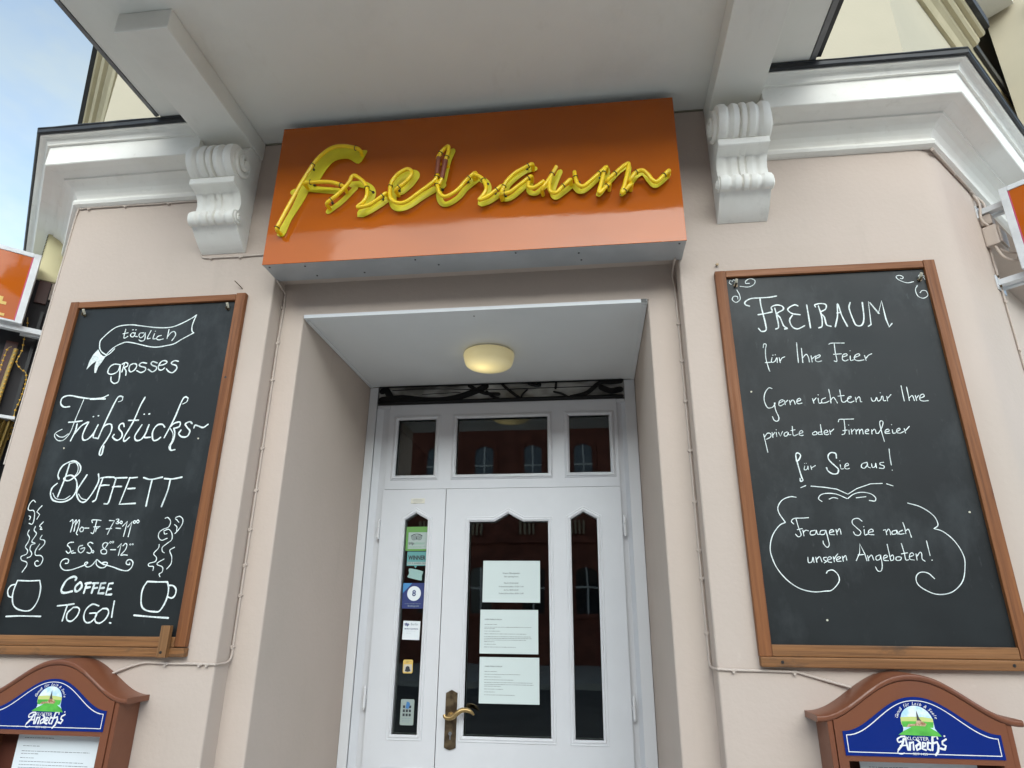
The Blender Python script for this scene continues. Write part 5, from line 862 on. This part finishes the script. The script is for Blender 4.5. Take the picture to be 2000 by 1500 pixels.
# ================================================================ LEFT SLANTED SIDE: awning cassette, glazed bay, light chains
def FL(x, y, z): return ch(-1, x, y, z)
aw = thing('awning_cassette', FL(.6, .05, 3.33), 'beige awning box with a toothed edge at the left corner under the cornice', 'awning')
nbox('cassette', 'beige_awning', aw, .60, 3.6, .002, .112, 3.335, 3.618, bev=.004, fn=FL)
bm = bmesh.new()
for k in range(16): box(bm, .596, .604, .108, .1135, 3.60 - k * .010, 3.604 - k * .010, fn=FL)
obj('tooth_rack', bm, 'black', aw)['kind'] = 'stuff'
by = thing('glazed_bay', FL(.62, .1, 0), 'dark glazed shop bay seen edge-on beyond the left corner', 'shop window')
nbox('side_panel', 'dark_bay', by, .62, .66, .002, .20, 0, 3.334, fn=FL); nbox('front_panel', 'glass', by, .66, 3.6, .19, .196, .3, 3.334, fn=FL); nbox('inner_panel', 'dark_bay', by, .67, 3.6, .10, .12, 0, 3.33, fn=FL)
nbox('fascia', 'red_brown_bay', by, .607, .619, .035, .088, 3.20, 3.333, fn=FL); nbox('fascia', 'cable', by, .607, .6195, .002, .030, 3.23, 3.333, fn=FL); nbox('mullion', 'black', by, .60, .6195, .03, .045, 2.0, 3.15, fn=FL)
nbox('mullion', 'red_brown_bay', by, .606, .6195, .10, .15, 2.60, 2.95, fn=FL)
def chain(label, pts, grp='golden light chains by the left corner'):
    P = catmull([Vector(FL(.575, p, z)) for p, z in pts], 6); t = thing('light_chain', tuple(P[0]), label, 'light chain', grp)
    ntube('lead', 'gold_fabric', t, P, .0022, 6); bm = bmesh.new(); acc = 0; last = P[0]
    for q in P:
        acc += (q - last).length; last = q
        if acc > .024: acc = 0; bmesh.ops.create_icosphere(bm, subdivisions=1, radius=.0058, matrix=Matrix.Translation(q))
    obj('beads', bm, 'gold_bead', t)['kind'] = 'stuff'
chain('long wavy chain of golden beads hanging beside the left corner of the house', [(.092, 3.089), (.081, 3.026), (.080, 2.965), (.075, 2.90), (.083, 2.835), (.058, 2.802), (.033, 2.785), (.022, 2.74), (.022, 2.69), (.025, 2.627), (.031, 2.580), (.027, 2.514), (.022, 2.464), (.029, 2.421)])
chain('short chain of golden beads at the far left edge under the orange sign', [(.120, 2.912), (.134, 2.895), (.138, 2.850), (.139, 2.808), (.138, 2.777), (.136, 2.70)])
cp = thing('curtain_pole', FL(.57, .1, 2.5), 'slanting gold beaded band beside the left glazed bay', 'band')
ntube('band', 'gold_fabric', cp, [FL(.580, p, z) for p, z in ((.100, 2.905), (.103, 2.84), (.106, 2.776), (.108, 2.70), (.109, 2.60), (.111, 2.45))], .010, 8)
bm = bmesh.new()
for k in range(18): bmesh.ops.create_icosphere(bm, subdivisions=1, radius=.005, matrix=Matrix.Translation(Vector(FL(.570, .101 + .00045 * k, 2.89 - k * .023))))
obj('beads', bm, 'gold_bead', cp)['kind'] = 'stuff'
cu = thing('folded_parasol', FL(.56, .06, 2.2), 'beige folded fabric with a white edge at the far left', 'parasol')
bm = bmesh.new(); n = 22; R = []
for k in range(7):
    z = 2.515 - k * .06; R.append([bm.verts.new(FL(.545 + .018 * math.sin(i * 1.9 + k * .2), .026 + .0060 * i * (1 + .06 * k) + (0.002 * k), z + .004 * math.sin(i))) for i in range(n)])
for a, b in zip(R, R[1:]):
    for i in range(n - 1): bm.faces.new((a[i], a[i + 1], b[i + 1], b[i]))
bmesh.ops.solidify(bm, geom=bm.faces[:], thickness=.004); obj('fabric', bm, 'gold_fabric', cu, True, 60)
nbox('hem', 'alu', cu, .52, .575, .022, .16, 2.518, 2.535, bev=.003, fn=FL); ntube('pole', 'bronze', cu, [FL(.56, .10, 2.52), FL(.56, .10, 0)], .018, 10)

# ================================================================ BRICK HOUSE ACROSS THE STREET (seen only in the glass)
ob = thing('brick_house', (0, -20.6, 0), 'red brick house across the street, mirrored in the door glass', 'building')
bm = bmesh.new(); box(bm, -26, 26, -28, -20.6, -.3, 9.4); obj('wall', bm, 'brick', ob)
for z in (4.3, 5.5, 9.0): nbox('string_course', 'brick', ob, -26, 26, -20.6 + .002, -20.45, z, z + .22)
def window(x, z, wd, h, pm):
    P = [(x - wd / 2, z), (x + wd / 2, z), (x + wd / 2, z + h)] + [(x + wd / 2 * math.cos(a), z + h + wd * .28 * math.sin(a)) for a in [k * math.pi / 8 for k in range(1, 8)]] + [(x - wd / 2, z + h)]
    P = [(-a, b) for a, b in P]
    bm = bmesh.new(); ringmould(bm, P, [(-.06, -20.55), (-.0, -20.53), (.10, -20.53), (.13, -20.595)]); f = obj('window', bm, 'brick', ob)
    bm = bmesh.new(); fill(bm, P, -20.585, th=.01); obj('pane', bm, pm, f)
    bm = bmesh.new(); box(bm, -x - .03, -x + .03, -20.58, -20.55, z, z + h + wd * .26); box(bm, -x - wd / 2, -x + wd / 2, -20.58, -20.552, z + h * .62, z + h * .62 + .06); obj('glazing_bar', bm, 'casing', f)
for i in range(21):
    window(-20 + i * 2.0, 1.7, .95, 1.5, 'dark_pane'); window(-20 + i * 2.0, 6.3, .85, 1.7, 'blue_curtain')
    bm = bmesh.new()
    for k in range(4): box(bm, -20.55 + i * 2.0 + k * .16, -20.48 + i * 2.0 + k * .16, -20.598, -20.47, 4.62, 5.15)
    obj('corbel_frieze', bm, 'stonetrim', ob)['kind'] = 'stuff'
